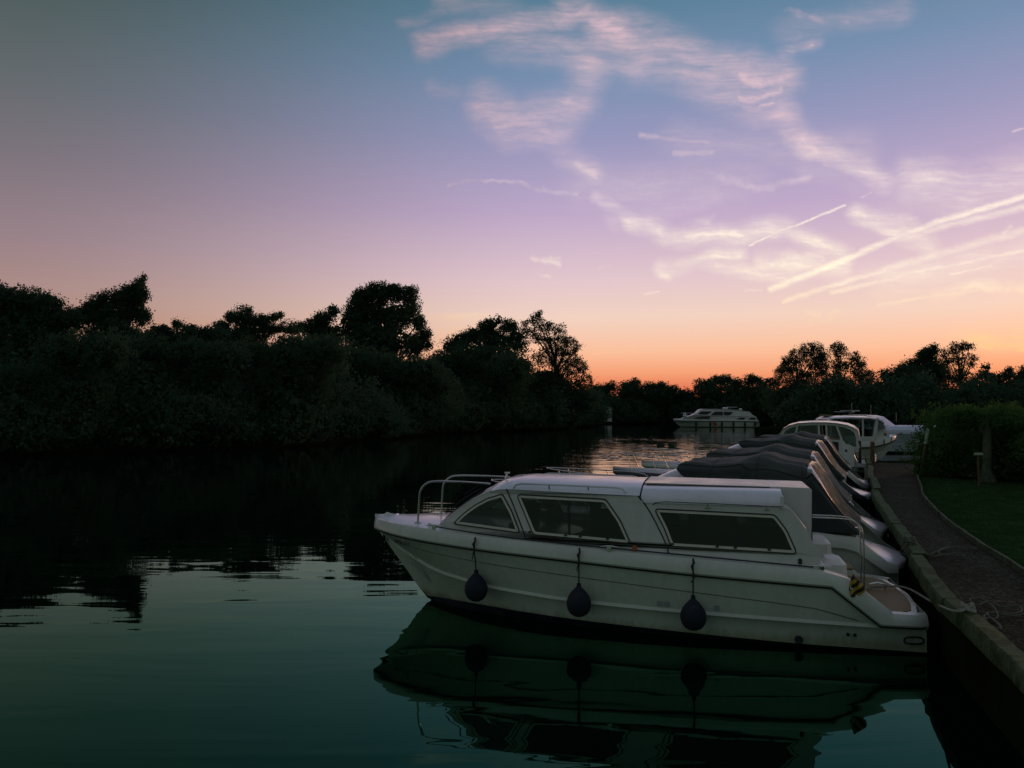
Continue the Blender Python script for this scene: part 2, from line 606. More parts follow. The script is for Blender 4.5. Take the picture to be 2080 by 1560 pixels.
M['vinyl'] = pmat('clear_vinyl_window', (.17, .165, .155), .14, var=.2, scale=9, spec=.8)
M['interior'] = pmat('dark_interior', (.05, .045, .04), .8, var=.3)
M['bulkhead'] = pmat('interior_bulkhead', (.22, .2, .18), .7, var=.2)
M['steel'] = pmat('stainless_steel', (.55, .55, .53), .25, 1.0, var=.1)
M['chrome'] = pmat('chrome', (.75, .75, .73), .12, 1.0, var=.06)
M['teak'] = pmat('teak_deck', (.21, .145, .06), .65, var=.3, scale=14, bump=.3, bscale=60)
M['fender'] = pmat('navy_fender_cover', (.008, .012, .024), .8, var=.35, scale=30, bump=.25, bscale=160)
M['rope'] = pmat('dark_rope', (.02, .02, .022), .9, var=.3, scale=60)
M['paleope'] = pmat('pale_mooring_rope', (.30, .31, .26), .9, var=.35, scale=40, bump=.6, bscale=120)
M['oldrope'] = pmat('weathered_rope', (.11, .125, .09), .95, var=.4, scale=30, bump=.6, bscale=120)
M['canvas'] = pmat('dark_green_canvas', (.024, .034, .034), .75, var=.35, scale=5, bump=.5, bscale=18)
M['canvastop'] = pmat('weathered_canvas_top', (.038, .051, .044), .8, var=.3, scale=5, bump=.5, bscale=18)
M['orange'] = pmat('orange_plastic', (.42, .12, .03), .4)
M['red'] = pmat('red_cloth', (.40, .02, .015), .7, var=.2)
M['white_plastic'] = pmat('white_plastic', (.75, .74, .74), .4, var=.08)
M['bark'] = pmat('bark', (.06, .045, .035), .9, var=.5, scale=8, bump=.8, bscale=14)
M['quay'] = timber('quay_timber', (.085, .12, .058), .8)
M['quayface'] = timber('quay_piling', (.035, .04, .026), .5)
M['edge'] = timber('edging_timber', (.10, .12, .075), .6)
M['greybark'] = pmat('grey_bark', (.10, .105, .075), .9, var=.4, scale=8, bump=.8, bscale=14, spec=.1)
M['post'] = timber('post_timber', (.16, .10, .06), .2)
M['palepost'] = pmat('pale_painted_post', (.42, .45, .36), .7, var=.2)
M['gravel'] = gravel_mat()
M['soil'] = pmat('bank_soil', (.016, .02, .011), 1.0, var=.4, scale=1.5, bump=.6, bscale=6, spec=0.0)
M['lawn'] = pmat('lawn_soil', (.028, .062, .022), 1.0, var=.4, scale=3, bump=.8, bscale=60, spec=0.0)
M['grass'] = leafmat('grass_blade', (.026, .062, .020), (.05, .11, .035), .3)
M['leaf'] = leafmat('leaf', (.036, .066, .042), (.08, .135, .080))
M['willow'] = leafmat('willow_leaf', (.040, .076, .050), (.085, .145, .090))
M['hedge'] = leafmat('hedge_leaf', (.042, .095, .030), (.10, .19, .055))
M['lily'] = pmat('lily_leaf', (.03, .045, .02), .45, var=.3)
M['water'] = water_mat()


# ------------------------------------------------------------------ mesh helpers
class MB:
    def __init__(self):
        self.v, self.f = [], []

    def add(self, vs, fs):
        o = len(self.v)
        self.v += [tuple(p) for p in vs]
        self.f += [tuple(i + o for i in q) for q in fs]
        return self

    def grid(self, rows, close=False):
        n = len(rows[0])
        vs = [p for r in rows for p in r]
        fs = []
        for i in range(len(rows) - 1):
            for j in range(n if close else n - 1):
                k = (j + 1) % n
                fs.append((i * n + j, i * n + k, (i + 1) * n + k, (i + 1) * n + j))
        return self.add(vs, fs)

    def box(self, c, s, rz=0, bev=0.0, taper=1.0):
        hx, hy, hz = s[0] / 2, s[1] / 2, s[2] / 2
        ca, sa = math.cos(rz), math.sin(rz)
        b = min(bev, hx * .9, hy * .9, hz * .9)

        def ring(x, y, z):
            if b <= 0:
                p = [(x, y), (-x, y), (-x, -y), (x, -y)]
            else:
                p = [(x, y - b), (x - b, y), (-x + b, y), (-x, y - b), (-x, -y + b), (-x + b, -y), (x - b, -y), (x, -y + b)]
            return [(c[0] + ca * a - sa * d, c[1] + sa * a + ca * d, c[2] + z) for a, d in p]
        if b <= 0:
            rows = [ring(hx, hy, -hz), ring(hx * taper, hy * taper, hz)]
        else:
            rows = [ring(hx - b, hy - b, -hz), ring(hx, hy, -hz + b), ring(hx * taper, hy * taper, hz - b), ring((hx - b) * taper, (hy - b) * taper, hz)]
        n = len(rows[0])
        o = len(self.v)
        self.grid(rows, True)
        self.f.append(tuple(o + i for i in range(n - 1, -1, -1)))
        self.f.append(tuple(o + (len(rows) - 1) * n + i for i in range(n)))
        return self

    def tube(self, pts, r, n=8, cap=True):
        pts = [Vector(p) for p in pts]
        rr = r if isinstance(r, (list, tuple)) else [r] * len(pts)
        rows, up = [], None
        for i, p in enumerate(pts):
            t = (pts[min(i + 1, len(pts) - 1)] - pts[max(i - 1, 0)]).normalized()
            if up is None:
                up = Vector((0, 0, 1)) if abs(t.z) < .9 else Vector((1, 0, 0))
            s = t.cross(up)
            if s.length < 1e-5:
                s = t.orthogonal()
            s.normalize()
            up = s.cross(t).normalized()
            rows.append([p + (s * math.cos(2 * PI * k / n) + up * math.sin(2 * PI * k / n)) * rr[i] for k in range(n)])
        o = len(self.v)
        self.grid(rows, True)
        if cap:
            self.f.append(tuple(o + i for i in range(n - 1, -1, -1)))
            self.f.append(tuple(o + (len(rows) - 1) * n + i for i in range(n)))
        return self

    def lathe(self, prof, c=(0, 0, 0), n=20):
        rows = [[(c[0] + r * math.cos(2 * PI * k / n), c[1] + r * math.sin(2 * PI * k / n), c[2] + z) for k in range(n)] for r, z in prof]
        return self.grid(rows, True)

    def ribbon(self, prof):
        """solid from a side profile [(x, z, halfwidth)]: two cheeks and the band between them"""
        n = len(prof)
        a = [(x, w, z) for x, z, w in prof]
        b = [(x, -w, z) for x, z, w in prof]
        o = len(self.v)
        self.add(a + b, [(i, (i + 1) % n, n + (i + 1) % n, n + i) for i in range(n)])
        tri = tessellate_polygon([[Vector((x, z, 0)) for x, z, w in prof]])
        for t in tri:
            self.f.append(tuple(o + i for i in t))
            self.f.append(tuple(o + n + i for i in reversed(t)))
        return self

    def plate(self, poly, yf, th):
        """plate on a boat's side: outline [(x, z)], yf(x, z) -> y of its outer face"""
        n = len(poly)
        sg = 1 if yf(*poly[0]) >= 0 else -1
        a = [(x, yf(x, z), z) for x, z in poly]
        b = [(x, yf(x, z) - sg * th, z) for x, z in poly]
        o = len(self.v)
        self.add(a + b, [(i, (i + 1) % n, n + (i + 1) % n, n + i) for i in range(n)])
        for t in tessellate_polygon([[Vector((x, z, 0)) for x, z in poly]]):
            self.f.append(tuple(o + i for i in t))
            self.f.append(tuple(o + n + i for i in reversed(t)))
        return self

    def ring_plate(self, poly, w, yf, th):
        """frame of width w just inside the outline"""
        inn = inset(poly, w)
        n = len(poly)
        sg = 1 if yf(*poly[0]) >= 0 else -1
        L = []
        for d in (0, th):
            L.append([(x, yf(x, z) - sg * d, z) for x, z in poly])
            L.append([(x, yf(x, z) - sg * d, z) for x, z in inn])
        rows = [L[2], L[0], L[1], L[3]]
        for A, B in zip(rows, rows[1:]):
            self.add(A + B, [(i, (i + 1) % n, n + (i + 1) % n, n + i) for i in range(n)])
        return self

    def obj(self, name, m, parent=None, sharp=35, smooth=True, loc=None):
        me = bpy.data.meshes.new(name)
        me.from_pydata(self.v, [], self.f)
        me.validate()
        bm = bmesh.new()
        bm.from_mesh(me)
        if len(self.v) < 60000 and sharp < 179:
            bmesh.ops.remove_doubles(bm, verts=bm.verts, dist=1e-5)
            bmesh.ops.recalc_face_normals(bm, faces=bm.faces)
        bm.to_mesh(me)
        bm.free()
        if smooth:
            me.polygons.foreach_set('use_smooth', [True] * len(me.polygons))
            if sharp < 179:
                me.set_sharp_from_angle(angle=R(sharp))
        me.materials.append(m)
        o = bpy.data.objects.new(name, me)
        COL.objects.link(o)
        if parent is not None:
            o.parent = parent
        if loc is not None:
            o.location = loc
        return o


def inset(poly, w):
    n = len(poly)
    ar = sum(poly[i][0] * poly[(i + 1) % n][1] - poly[(i + 1) % n][0] * poly[i][1] for i in range(n))
    s = 1 if ar > 0 else -1
    out = []
    for i in range(n):
        p0, p1, p2 = Vector(poly[i - 1]), Vector(poly[i]), Vector(poly[(i + 1) % n])
        d1 = (p1 - p0).normalized()
        d2 = (p2 - p1).normalized()
        n1 = Vector((-d1.y, d1.x)) * s
        n2 = Vector((-d2.y, d2.x)) * s
        b = (n1 + n2)
        if b.length < 1e-6:
            b = n1
        b.normalize()
        k = w / max(.3, b.dot(n1))
        out.append(tuple(p1 + b * k))
    return out


def round_poly(poly, r, k=4):
    out = []
    n = len(poly)
    for i in range(n):
        p0, p1, p2 = Vector(poly[i - 1]), Vector(poly[i]), Vector(poly[(i + 1) % n])
        a = (p0 - p1)
        b = (p2 - p1)
        q = min(r, a.length * .45, b.length * .45)
        A = p1 + a.normalized() * q
        B = p1 + b.normalized() * q
        for j in range(k + 1):
            t = j / k
            out.append(tuple((1 - t) ** 2 * A + 2 * t * (1 - t) * p1 + t * t * B))
    return out


def smooth_line(pts, k=6):
    pts = [Vector(p) for p in pts]
    out = []
    for i in range(len(pts) - 1):
        p0, p1, p2, p3 = pts[max(i - 1, 0)], pts[i], pts[i + 1], pts[min(i + 2, len(pts) - 1)]
        for j in range(k):
            t = j / k
            out.append(.5 * ((2 * p1) + (p2 - p0) * t + (2 * p0 - 5 * p1 + 4 * p2 - p3) * t * t + (3 * p1 - p0 - 3 * p2 + p3) * t ** 3))
    out.append(pts[-1])
    return out


def lerp(tab, x):
    if x <= tab[0][0]:
        return tab[0][1]
    for (a, va), (b, vb) in zip(tab, tab[1:]):
        if x <= b:
            return va + (vb - va) * (x - a) / (b - a)
    return tab[-1][1]


def cosl(tab, x):
    """smooth interpolation of a table (Catmull-Rom on uneven knots, clamped)"""
    n = len(tab)
    if x <= tab[0][0]:
        return tab[0][1]
    if x >= tab[-1][0]:
        return tab[-1][1]
    for i in range(n - 1):
        if x <= tab[i + 1][0]:
            break
    x0, y0 = tab[i]
    x1, y1 = tab[i + 1]
    h = x1 - x0
    s = (y1 - y0) / h
    m0 = s if i == 0 else (y1 - tab[i - 1][1]) / (x1 - tab[i - 1][0])
    m1 = s if i + 2 >= n else (tab[i + 2][1] - y0) / (tab[i + 2][0] - x0)
    t = (x - x0) / h
    return (2 * t ** 3 - 3 * t * t + 1) * y0 + (t ** 3 - 2 * t * t + t) * h * m0 + (-2 * t ** 3 + 3 * t * t) * y1 + (t ** 3 - t * t) * h * m1


def tag(o, label=None, cat=None, group=None, kind=None):
    for k, v in (('label', label), ('category', cat), ('group', group), ('kind', kind)):
        if v:
            o[k] = v
    return o


def thing(name, label, cat, loc=(0, 0, 0), rz=0.0, group=None):
    o = bpy.data.objects.new(name, None)
    o.empty_display_size = .2
    COL.objects.link(o)
    o.location = loc
    o.rotation_euler = (0, 0, rz)
    return tag(o, label, cat, group)


def copy_tree(o, parent=None):
    c = o.copy()
    COL.objects.link(c)
    c.parent = parent
    for ch in list(o.children):
        copy_tree(ch, c)
    return c


# ------------------------------------------------------------------ setting: water, ground, path, lawn
QF = [(-.6, -12), (1.0, -3), (1.83, 0), (3.23, 5.03), (3.8, 7.06), (5.21, 10.81), (6.86, 15.0), (9.0, 19.98), (11.4, 25.4), (12.2, 27.2)]


def sheet(name, poly, z, m, kind='structure', skirt=None):
    b = MB()
    n = len(poly)
    b.add([(x, y, z) for x, y in poly], [])
    for t in tessellate_polygon([[Vector((x, y, 0)) for x, y in poly]]):
        b.f.append(tuple(t))
    if skirt is not None:
        b.add([(x, y, z) for x, y in poly] + [(x, y, skirt) for x, y in poly], [(i, (i + 1) % n, n + (i + 1) % n, n + i) for i in range(n)])
    o = b.obj(name, m, smooth=False)
    o['kind'] = kind
    return o


sheet('river_water', [(-900, -200), (900, -200), (900, 1500), (-900, 1500)], 0.0, M['water'])


def offs(line, d):
    out = []
    for i, p in enumerate(line):
        a = Vector(line[max(i - 1, 0)])
        b = Vector(line[min(i + 1, len(line) - 1)])
        t = (b - a).normalized()
        out.append((p[0] + t.y * d, p[1] - t.x * d))
    return out


Q1 = offs(QF, .07)
sheet('ground', Q1 + [(19, 28.6), (45, 42), (300, 60), (300, -60), (20, -60), (-4, -60)], .50, M['soil'], skirt=-.6)
EDG = [(2.2, -6), (3.6, 1.5), (4.55, 5.4), (5.3, 8.21), (5.76, 9.66), (6.35, 11.4), (7.05, 13.18), (7.95, 15.3), (9.0, 17.41), (10.2, 19.9)]
sheet('gravel_path', offs(QF[:9], .12) + [(12.6, 24.6)] + list(reversed(EDG)), .58, M['gravel'])
sheet('lawn', EDG + [(12, 20), (16, 19), (22, 14), (22, -6)], .595, M['lawn'])

# grass blades on the lawn: nobody could count them
gb = MB()
rg = random.Random(3)
for i in range(26000):
    Y = 5 + 15 * rg.random()
    xe = lerp([(p[1], p[0]) for p in EDG], Y)
    X = xe + .03 + (4.2 * rg.random() ** 1.4)
    h = .014 + .022 * rg.random()
    a = rg.random() * PI
    w = .006 + .004 * rg.random()
    dx, dy = math.cos(a) * w, math.sin(a) * w
    lx, ly = rg.uniform(-.03, .03), rg.uniform(-.03, .03)
    gb.add([(X - dx, Y - dy, .59), (X + dx, Y + dy, .59), (X + lx, Y + ly, .59 + h)], [(0, 1, 2)])
tag(gb.obj('grass', M['grass'], sharp=180, smooth=False), 'short dark mown grass on the lawn', 'grass', kind='stuff')


# quay wall: piling face, capping beams laid end to end, small upright piles
def along(line, s):
    d = 0
    for a, b in zip(line, line[1:]):
        L = math.dist(a, b)
        if s <= d + L:
            t = (s - d) / L
            return (a[0] + (b[0] - a[0]) * t, a[1] + (b[1] - a[1]) * t), math.atan2(b[1] - a[1], b[0] - a[0])
        d += L
    a, b = line[-2:]
    return b, math.atan2(b[1] - a[1], b[0] - a[0])


def line_len(line):
    return sum(math.dist(a, b) for a, b in zip(line, line[1:]))


quay = thing('quay_wall', 'long mossy timber quay wall with capping beams behind the moored boats', 'quay wall', (3.23, 5.03, 0))
QO = Vector((3.23, 5.03, 0))
fb = MB()
rows = []
L = line_len(QF)
s = 0
k = 0
while s < L:                                     # trench-sheet corrugation of the face
    p, a = along(QF, s)
    nx, ny = math.sin(a), -math.cos(a)
    d = .09 + (.035 if k % 2 else 0)
    rows.append([(p[0] + nx * d - QO.x, p[1] + ny * d - QO.y, z) for z in (-.5, .1, .3, .545)])
    s += .14
    k += 1
fb.grid(rows)
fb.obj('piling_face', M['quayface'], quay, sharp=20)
ce = random.Random(11)
s = .4
while s < L - .3:
    ln = ce.uniform(2.1, 2.9)
    e = min(s + ln, L)
    rows = []
    n = 10
    jz, jo = ce.uniform(-.022, .018), ce.uniform(-.03, .03)
    for i in range(n + 1):
        p, a = along(QF, s + .02 + (e - s - .07) * i / n)
        a2 = along(QF, min(L, max(0, s + (e - s) * i / n + .4)))[1]
        a1 = along(QF, max(0, s + (e - s) * i / n - .4))[1]
        a = (a1 + a2) / 2
        nx, ny = math.sin(a), -math.cos(a)
        wob = .014 * noise.noise(Vector((s, i * .8, 1)))
        row = []
        for d, z in ((0, .53), (-.008, .545), (0, .655), (.014, .672), (.135, .672), (.15, .655), (.15, .53)):
            row.append((p[0] + nx * (d + wob + jo) - QO.x, p[1] + ny * (d + wob + jo) - QO.y, z + jz + .012 * noise.noise(Vector((s * 3, i * 1.3, d * 20)))))
        rows.append(row)
    b = MB()
    b.grid(rows, True)
    m = len(rows[0])
    b.f.append(tuple(range(m)))
    b.f.append(tuple(len(rows) * m - 1 - i for i in range(m)))
    b.obj('capping_beam', M['quay'], quay, sharp=40)
    s = e
edg = thing('path_edging', 'low timber edging board between the gravel path and the lawn', 'edging', (5.3, 8.21, .58))
L2 = line_len(EDG)
s = 0
er = random.Random(5)
while s < L2 - .2:
    e = min(L2, s + er.uniform(2.2, 3.0))
    rows = []
    for i in range(7):
        p, a = along(EDG, s + .01 + (e - s - .02) * i / 6)
        nx, ny = math.sin(a), -math.cos(a)
        wob = .02 * noise.noise(Vector((s, i * .6, 4)))
        rows.append([(p[0] + nx * (d + wob) - 5.3, p[1] + ny * (d + wob) - 8.21, z + .01 * noise.noise(Vector((s, i, 9)))) for d, z in ((-.02, -.04), (-.018, .07), (.018, .07), (.02, -.04))])
    b = MB()
    b.grid(rows, True)
    b.f += [(0, 1, 2, 3), tuple(len(b.v) - 1 - i for i in range(4))]
    b.obj('board', M['edge'], edg, sharp=40)
    s = e

# far banks (land the trees stand on)
LB = [(-60, 18), (-36, 30), (-25.5, 37.5), (-20, 43), (-14.2, 47), (-10.5, 58), (-9.3, 66), (-4, 77), (4.5, 87), (10, 104), (13, 118), (22, 123), (50, 123), (95, 118)]
sheet('far_bank', LB + [(400, 130), (400, 900), (-500, 900), (-500, 20)], .35, M['soil'], skirt=-.5)
sheet('right_bank', [(24, 78), (34, 72), (60, 66), (140, 60), (140, 105), (40, 105)], .4, M['soil'], skirt=-.5)


# ------------------------------------------------------------------ boats
def build_hull(root, T, us, hull_m='white', lip=.022, cap_z=None):
    """lofted hull from tables: white topsides with spray chine and rubbing lip, antifouling below, side decks on top"""
    top, low, deck = MB(), MB(), MB()
    for sg in (1, -1):
        rt, rl, rd = [], [], []
        for u in us:
            hb, zr, zt = cosl(T['hb'], u), lerp(T['zr'], u), lerp(T['zt'], u)
            zk = lerp(T['zk'], u)
            zc, bc = lerp(T['zc'], u), cosl(T['bc'], u)
            zb, bb = lerp(T['zb'], u), cosl(T['bb'], u)
            zc = min(zc, zr - .015)
            f = min(1, hb / .12)
            P = [(bb, zb), (bc - .050 * f, zc - .016), (bc + .018 * f, zc - .004), (bc + .002 * f, zc + .026),
                 (bc * .45 + (hb - .035 * f) * .55, zc * .5 + zr * .5), (hb - .035 * f, zr), (hb - .004 * f, zr + .003), (hb + lip * .3 * f, zr + .02),
                 (hb - .004 * f, zr + (zt - zr) * .45), (hb - .03 * f, zr + (zt - zr) * .8), (hb - .065 * f, zt), (hb - .13 * f, zt + .004)]
            P = [(max(0, b) if z > zk else 0.0, max(z, zk)) for b, z in P]
            rt.append([(u, sg * b, z) for b, z in P])
            b0, z0 = P[0]
            rl.append([(u, 0, min(zk, z0)), (u, sg * b0 * .8, min(z0, zk * .3 + z0 * .7 - .02) if zk < z0 else z0), (u, sg * b0, z0)])
        top.grid(rt)
        low.grid(rl)
    n = 12
    k = 0
    o = len(top.v)
    u0 = us[0]
    a = top.v[0:n]
    b = [(x, -y, z) for x, y, z in a]
    top.v += a + b
    for j in range(n - 1):
        top.f.append((o + j, o + j + 1, o + n + j + 1, o + n + j))
    hull = top.obj('hull', M[hull_m], root, sharp=24)
    low.obj('antifouling', M['antifoul'], root, sharp=30)
    return hull


def deck_surface(T, us, camber=.03, ny=8, y_cut=.13):
    rows = []
    for u in us:
        hb, zt = cosl(T['hb'], u), lerp(T['zt'], u)
        b = max(0, hb - y_cut * min(1, hb / .12))
        rows.append([(u, b * (1 - 2 * j / ny), zt + .004 + camber * (1 - (1 - 2 * j / ny) ** 2)) for j in range(ny + 1)])
    return MB().grid(rows)


def holed_sheet(outer, holes, yf, th, sg=1):
    b = MB()
    loops = [outer] + holes
    flat = [p for l in loops for p in l]
    tri = tessellate_polygon([[Vector((x, z, 0)) for x, z in l] for l in loops])
    n = len(flat)
    b.add([(x, sg * yf(x, z), z) for x, z in flat] + [(x, sg * (yf(x, z) - th), z) for x, z in flat], [tuple(t) for t in tri] + [tuple(n + i for i in reversed(t)) for t in tri])
    o = 0
    for l in loops:
        m = len(l)
        b.f += [(o + i, o + (i + 1) % m, n + o + (i + 1) % m, n + o + i) for i in range(m)]
        o += m
    return b


def window(root, poly, yf, sg=1, frame=.022, gasket=.014, glass_m='glass', frame_m='cream', proud=.012):
    """window > frame, seal: a pane set in a rounded frame on the boat's side"""
    g = lambda x, z: sg * (yf(x, z) - .008)
    f = lambda x, z: sg * (yf(x, z) + proud)
    f2 = lambda x, z: sg * (yf(x, z) + proud * .6)
    w = MB().plate(inset(poly, frame * .6), g, .005).obj('window', M[glass_m], root, sharp=30)
    MB().ring_plate(poly, frame, f, .03).obj('frame', M[frame_m], w, sharp=30)
    MB().ring_plate(inset(poly, -gasket), gasket - .001, f2, .02).obj('seal', M['groove'], w, sharp=30)
    return w


TN = dict(
    hb=[(0, .90), (.1, .96), (.5, 1.02), (.85, 1.04), (2.2, 1.05), (3.2, 1.01), (4.2, .91), (4.8, .79), (5.2, .66), (5.5, .51), (5.75, .33), (5.88, .20), (5.96, 0.0)],
    zr=[(0, .27), (.43, .285), (.85, .62), (2.16, .675), (3.15, .73), (4.4, .79), (5.2, .83), (5.96, .87)],
    zt=[(0, .375), (.31, .39), (.70, .70), (.95, .765), (2.16, .825), (3.15, .87), (4.4, .93), (5.2, .965), (5.96, .975)],
    zc=[(0, .255), (.42, .262), (1.97, .285), (3.39, .31), (4.3, .36), (5.0, .44), (5.6, .62), (5.96, .87)],
    bc=[(0, .86), (.5, .95), (2, .97), (3.2, .90), (4.2, .73), (4.8, .52), (5.2, .33), (5.5, .16), (5.75, .05), (5.96, 0)],
    zb=[(0, .02), (1.2, .045), (2.6, .085), (3.6, .105), (4.4, .105), (5.0, .08), (5.27, .05), (5.96, .05)],
    bb=[(0, .82), (1.2, .90), (2.6, .87), (3.6, .74), (4.4, .47), (5.0, .17), (5.27, .0), (5.96, 0)],
    zk=[(0, -.3), (4.6, -.35), (5.15, -.08), (5.27, .04), (5.39, .16), (5.71, .56), (5.9, .79), (5.96, .87)])
NEAR_RZ = math.atan2(.251, -.968)


def near_cruiser():
    root = thing('cabin_cruiser', 'white cabin cruiser with navy fenders moored nearest, stern to the quay', 'boat', (4.085, 8.23, 0), NEAR_RZ)
    us = [0, .03, .08, .15, .25, .31, .43, .5, .6, .7, .85, .95, 1.2, 1.6, 2.0, 2.4, 2.8, 3.2, 3.6, 4.0, 4.3, 4.6, 4.9, 5.1, 5.27, 5.4, 5.52, 5.64, 5.74, 5.82, 5.88, 5.92, 5.95, 5.96]
    build_hull(root, TN, us)
    deck_surface(TN, [u for u in us if u >= .95]).obj('deck', M['roof'], root)
    # dark strip drawn as the shade under the rubbing lip, and the styling line
    for sg in (1, -1):
        pts = [(u, sg * (cosl(TN['hb'], u) - .028), lerp(TN['zr'], u) - .006) for u in us if .02 <= u < 5.9]
        MB().tube(pts, .014, 6).obj('rubbing_lip_shade', M['groove'], root)
        sl = []
        for i in range(40):
            u = .62 + (5.45 - .62) * i / 39
            z = cosl([(.6, .31), (.8, .36), (1.02, .41), (2.16, .50), (4.17, .63), (5.0, .69), (5.5, .74)], u)
            hb, bc, zr, zc = cosl(TN['hb'], u) - .035, cosl(TN['bc'], u), lerp(TN['zr'], u), min(lerp(TN['zc'], u), lerp(TN['zr'], u) - .015)
            bm_, zm = bc * .45 + hb * .55, zc * .5 + zr * .5
            b = bc + (bm_ - bc) * (z - zc) / (zm - zc) if z < zm else bm_ + (hb - bm_) * (z - zm) / (zr - zm)
            sl.append((u, sg * (b + .001), z))
        MB().tube(sl, .0045, 6).obj('styling_line', M['dimline'], root)
    # quarters and bathing platform
    b = MB()
    for sg in (1, -1):
        rows = []
        for u in (.02, .15, .31, .43, .55, .7, .85, .95):
            hb, zt = cosl(TN['hb'], u), lerp(TN['zt'], u)
            w = lerp([(0, .0), (.3, .01), (.45, .04), (.95, .16)], u)
            rows.append([(u, sg * (hb - .12), zt + .003), (u, sg * (hb - .14 - w * .6), zt + .004), (u, sg * (hb - .155 - w), zt - .03), (u, sg * (hb - .165 - w), .30)])
        MB().grid(rows).obj('quarter_moulding', M['white'], root, sharp=40)
    plat = [(.90, .74), (.42, .82), (.14, .84), (.06, .72), (.0, .4), (-.03, 0), (0, -.4), (.06, -.72), (.14, -.84), (.42, -.82), (.90, -.74)]
    b = MB()
    for dz in (0,):
        n = len(plat)
        b.add([(x, y * 1.02, .37) for x, y in plat] + [(x, y * 1.02, .25) for x, y in plat], [(i, (i + 1) % n, n + (i + 1) % n, n + i) for i in range(n)])
        b.f.append(tuple(range(n)))
    pf = b.obj('bathing_platform', M['white'], root, sharp=30)
    tk = [(.84, .76), (.46, .81), (.20, .80), (.10, .68), (.045, .4), (.02, 0), (.045, -.4), (.10, -.68), (.20, -.80), (.46, -.81), (.84, -.76)]
    n = len(tk)
    MB().add([(x, y, .378) for x, y in tk] + [(x, y, .366) for x, y in tk], [(i, (i + 1) % n, n + (i + 1) % n, n + i) for i in range(n)] + [tuple(range(n))]).obj('teak_mat', M['teak'], pf)
    MB().box((.91, 0, .57), (.07, 1.62, .42), bev=.02).obj('transom', M['white'], root)
    MB().box((.74, .20, .565), (.26, .42, .40), bev=.05, taper=.92).obj('locker', M['white_plastic'], root)
    MB().box((.80, -.62, .62), (.30, .46, .44), bev=.05, taper=.92).obj('locker', M['white_plastic'], root)
    MB().box((.60, -.22, .60), (.22, .34, .03), bev=.01).obj('step', M['teak'], root)

    # cabin sides with real window openings
    def ycab(x, z):
        base = cosl([(.9, .90), (2, .90), (3.4, .875), (4.1, .805), (4.6, .69), (5.1, .50)], x)
        return base - max(0, z - .8) * .15
    outer = [(.91, .74), (.94, .88), (1.04, 1.11), (1.13, 1.235), (1.2, 1.315), (1.27, 1.335), (2.64, 1.345), (2.68, 1.40), (3.4, 1.415), (4.08, 1.43), (4.2, 1.42), (4.35, 1.375), (4.52, 1.285),
             (4.69, 1.165), (4.87, 1.03), (5.04, .88), (4.6, .88), (4.1, .88), (3.4, .85), (2.6, .815), (1.8, .78)]
    w_front = round_poly([(4.72, 1.025), (4.60, 1.135), (4.46, 1.235), (4.32, 1.31), (4.145, 1.365), (4.03, 1.19), (3.935, .985)], .02, 2)
    w_mid = round_poly([(3.965, 1.368), (3.01, 1.352), (2.86, 1.15), (2.755, .935), (3.77, .975), (3.86, 1.16)], .035, 3)
    w_rear = round_poly([(2.495, 1.272), (1.345, 1.252), (1.24, 1.11), (1.155, .905), (2.335, .925), (2.40, 1.09)], .03, 3)
    for sg in (1, -1):
        holes = [inset(w, .012) for w in (w_front, w_mid, w_rear)]
        holed_sheet(outer, holes, ycab, .03, sg).obj('cabin_side', M['cabin'], root, sharp=40)
        for w in (w_front, w_mid, w_rear):
            win = window(root, w, ycab, sg)
            if w is not w_front:
                xs = [p[0] for p in w]
                zs = min(p[1] for p in w)
                for fx in (.18, .42, .55, .88):
                    x = min(xs) + (max(xs) - min(xs)) * fx
                    z = zs + .012 + (.04 * (x - min(xs)) if w is w_mid else .017 * (x - min(xs)))
                    MB().box((x, sg * (ycab(x, z) + .016), z + .006), (.03, .012, .018), bev=.003).obj('catch', M['groove'], win)
                xm = min(xs) + (max(xs) - min(xs)) * (.40 if w is w_rear else .52)
                MB().plate([(xm - .012, zs + .03), (xm + .012, zs + .03), (xm + .03, zs + .38 if w is w_mid else zs + .32), (xm + .006, zs + .38 if w is w_mid else zs + .32)],
                           lambda x, z: sg * (ycab(x, z) - .004), .012).obj('sliding_bar', M['groove'], win)
    # moulded seams in the cabin sides
    for sg in (1, -1):
        for pts in ([(4.10, 1.43), (4.03, 1.3), (3.95, 1.13), (3.88, .98), (3.84, .885)], [(2.66, 1.395), (2.56, 1.26), (2.46, 1.08), (2.39, .93), (2.355, .815)]):
            MB().tube([(x, sg * (ycab(x, z) + .001), z) for x, z in smooth_line([(a, b_, 0) for a, b_ in pts], 4) for x, z in [(x, z)]] if False else
                      [(p.x, sg * (ycab(p.x, p.y) + .001), p.y) for p in smooth_line([(a, b_, 0) for a, b_ in pts], 4)], .007, 6).obj('seam', M['groove'], root)
        pts = [(u, sg * (ycab(u, .86) + .004), lerp(TN['zt'], u) + .012) for u in (1.0, 1.6, 2.2, 2.8, 3.4, 4.0, 4.4, 4.8, 5.02)]
        MB().tube(pts, .008, 6).obj('cabin_joint', M['groove'], root)
    # roof over the saloon, and the rounded brow
    rows = []
    for u in (2.66, 2.70, 2.9, 3.3, 3.7, 4.0, 4.14, 4.22, 4.28):
        ze = lerp([(2.66, 1.405), (4.08, 1.43), (4.2, 1.42), (4.3, 1.39)], u)
        ye = ycab(u, ze) + .004
        crown = lerp([(2.66, .105), (4.0, .10), (4.15, .085), (4.28, .03)], u)
        rows.append([(u + .10 * (1 - (s * s)) * max(0, (u - 4.0) / .28), ye * s, ze + crown * (1 - abs(s) ** 2.6)) for s in [1 - j / 10 for j in range(21)]])
    MB().grid(rows).obj('roof', M['roof'], root, sharp=60)
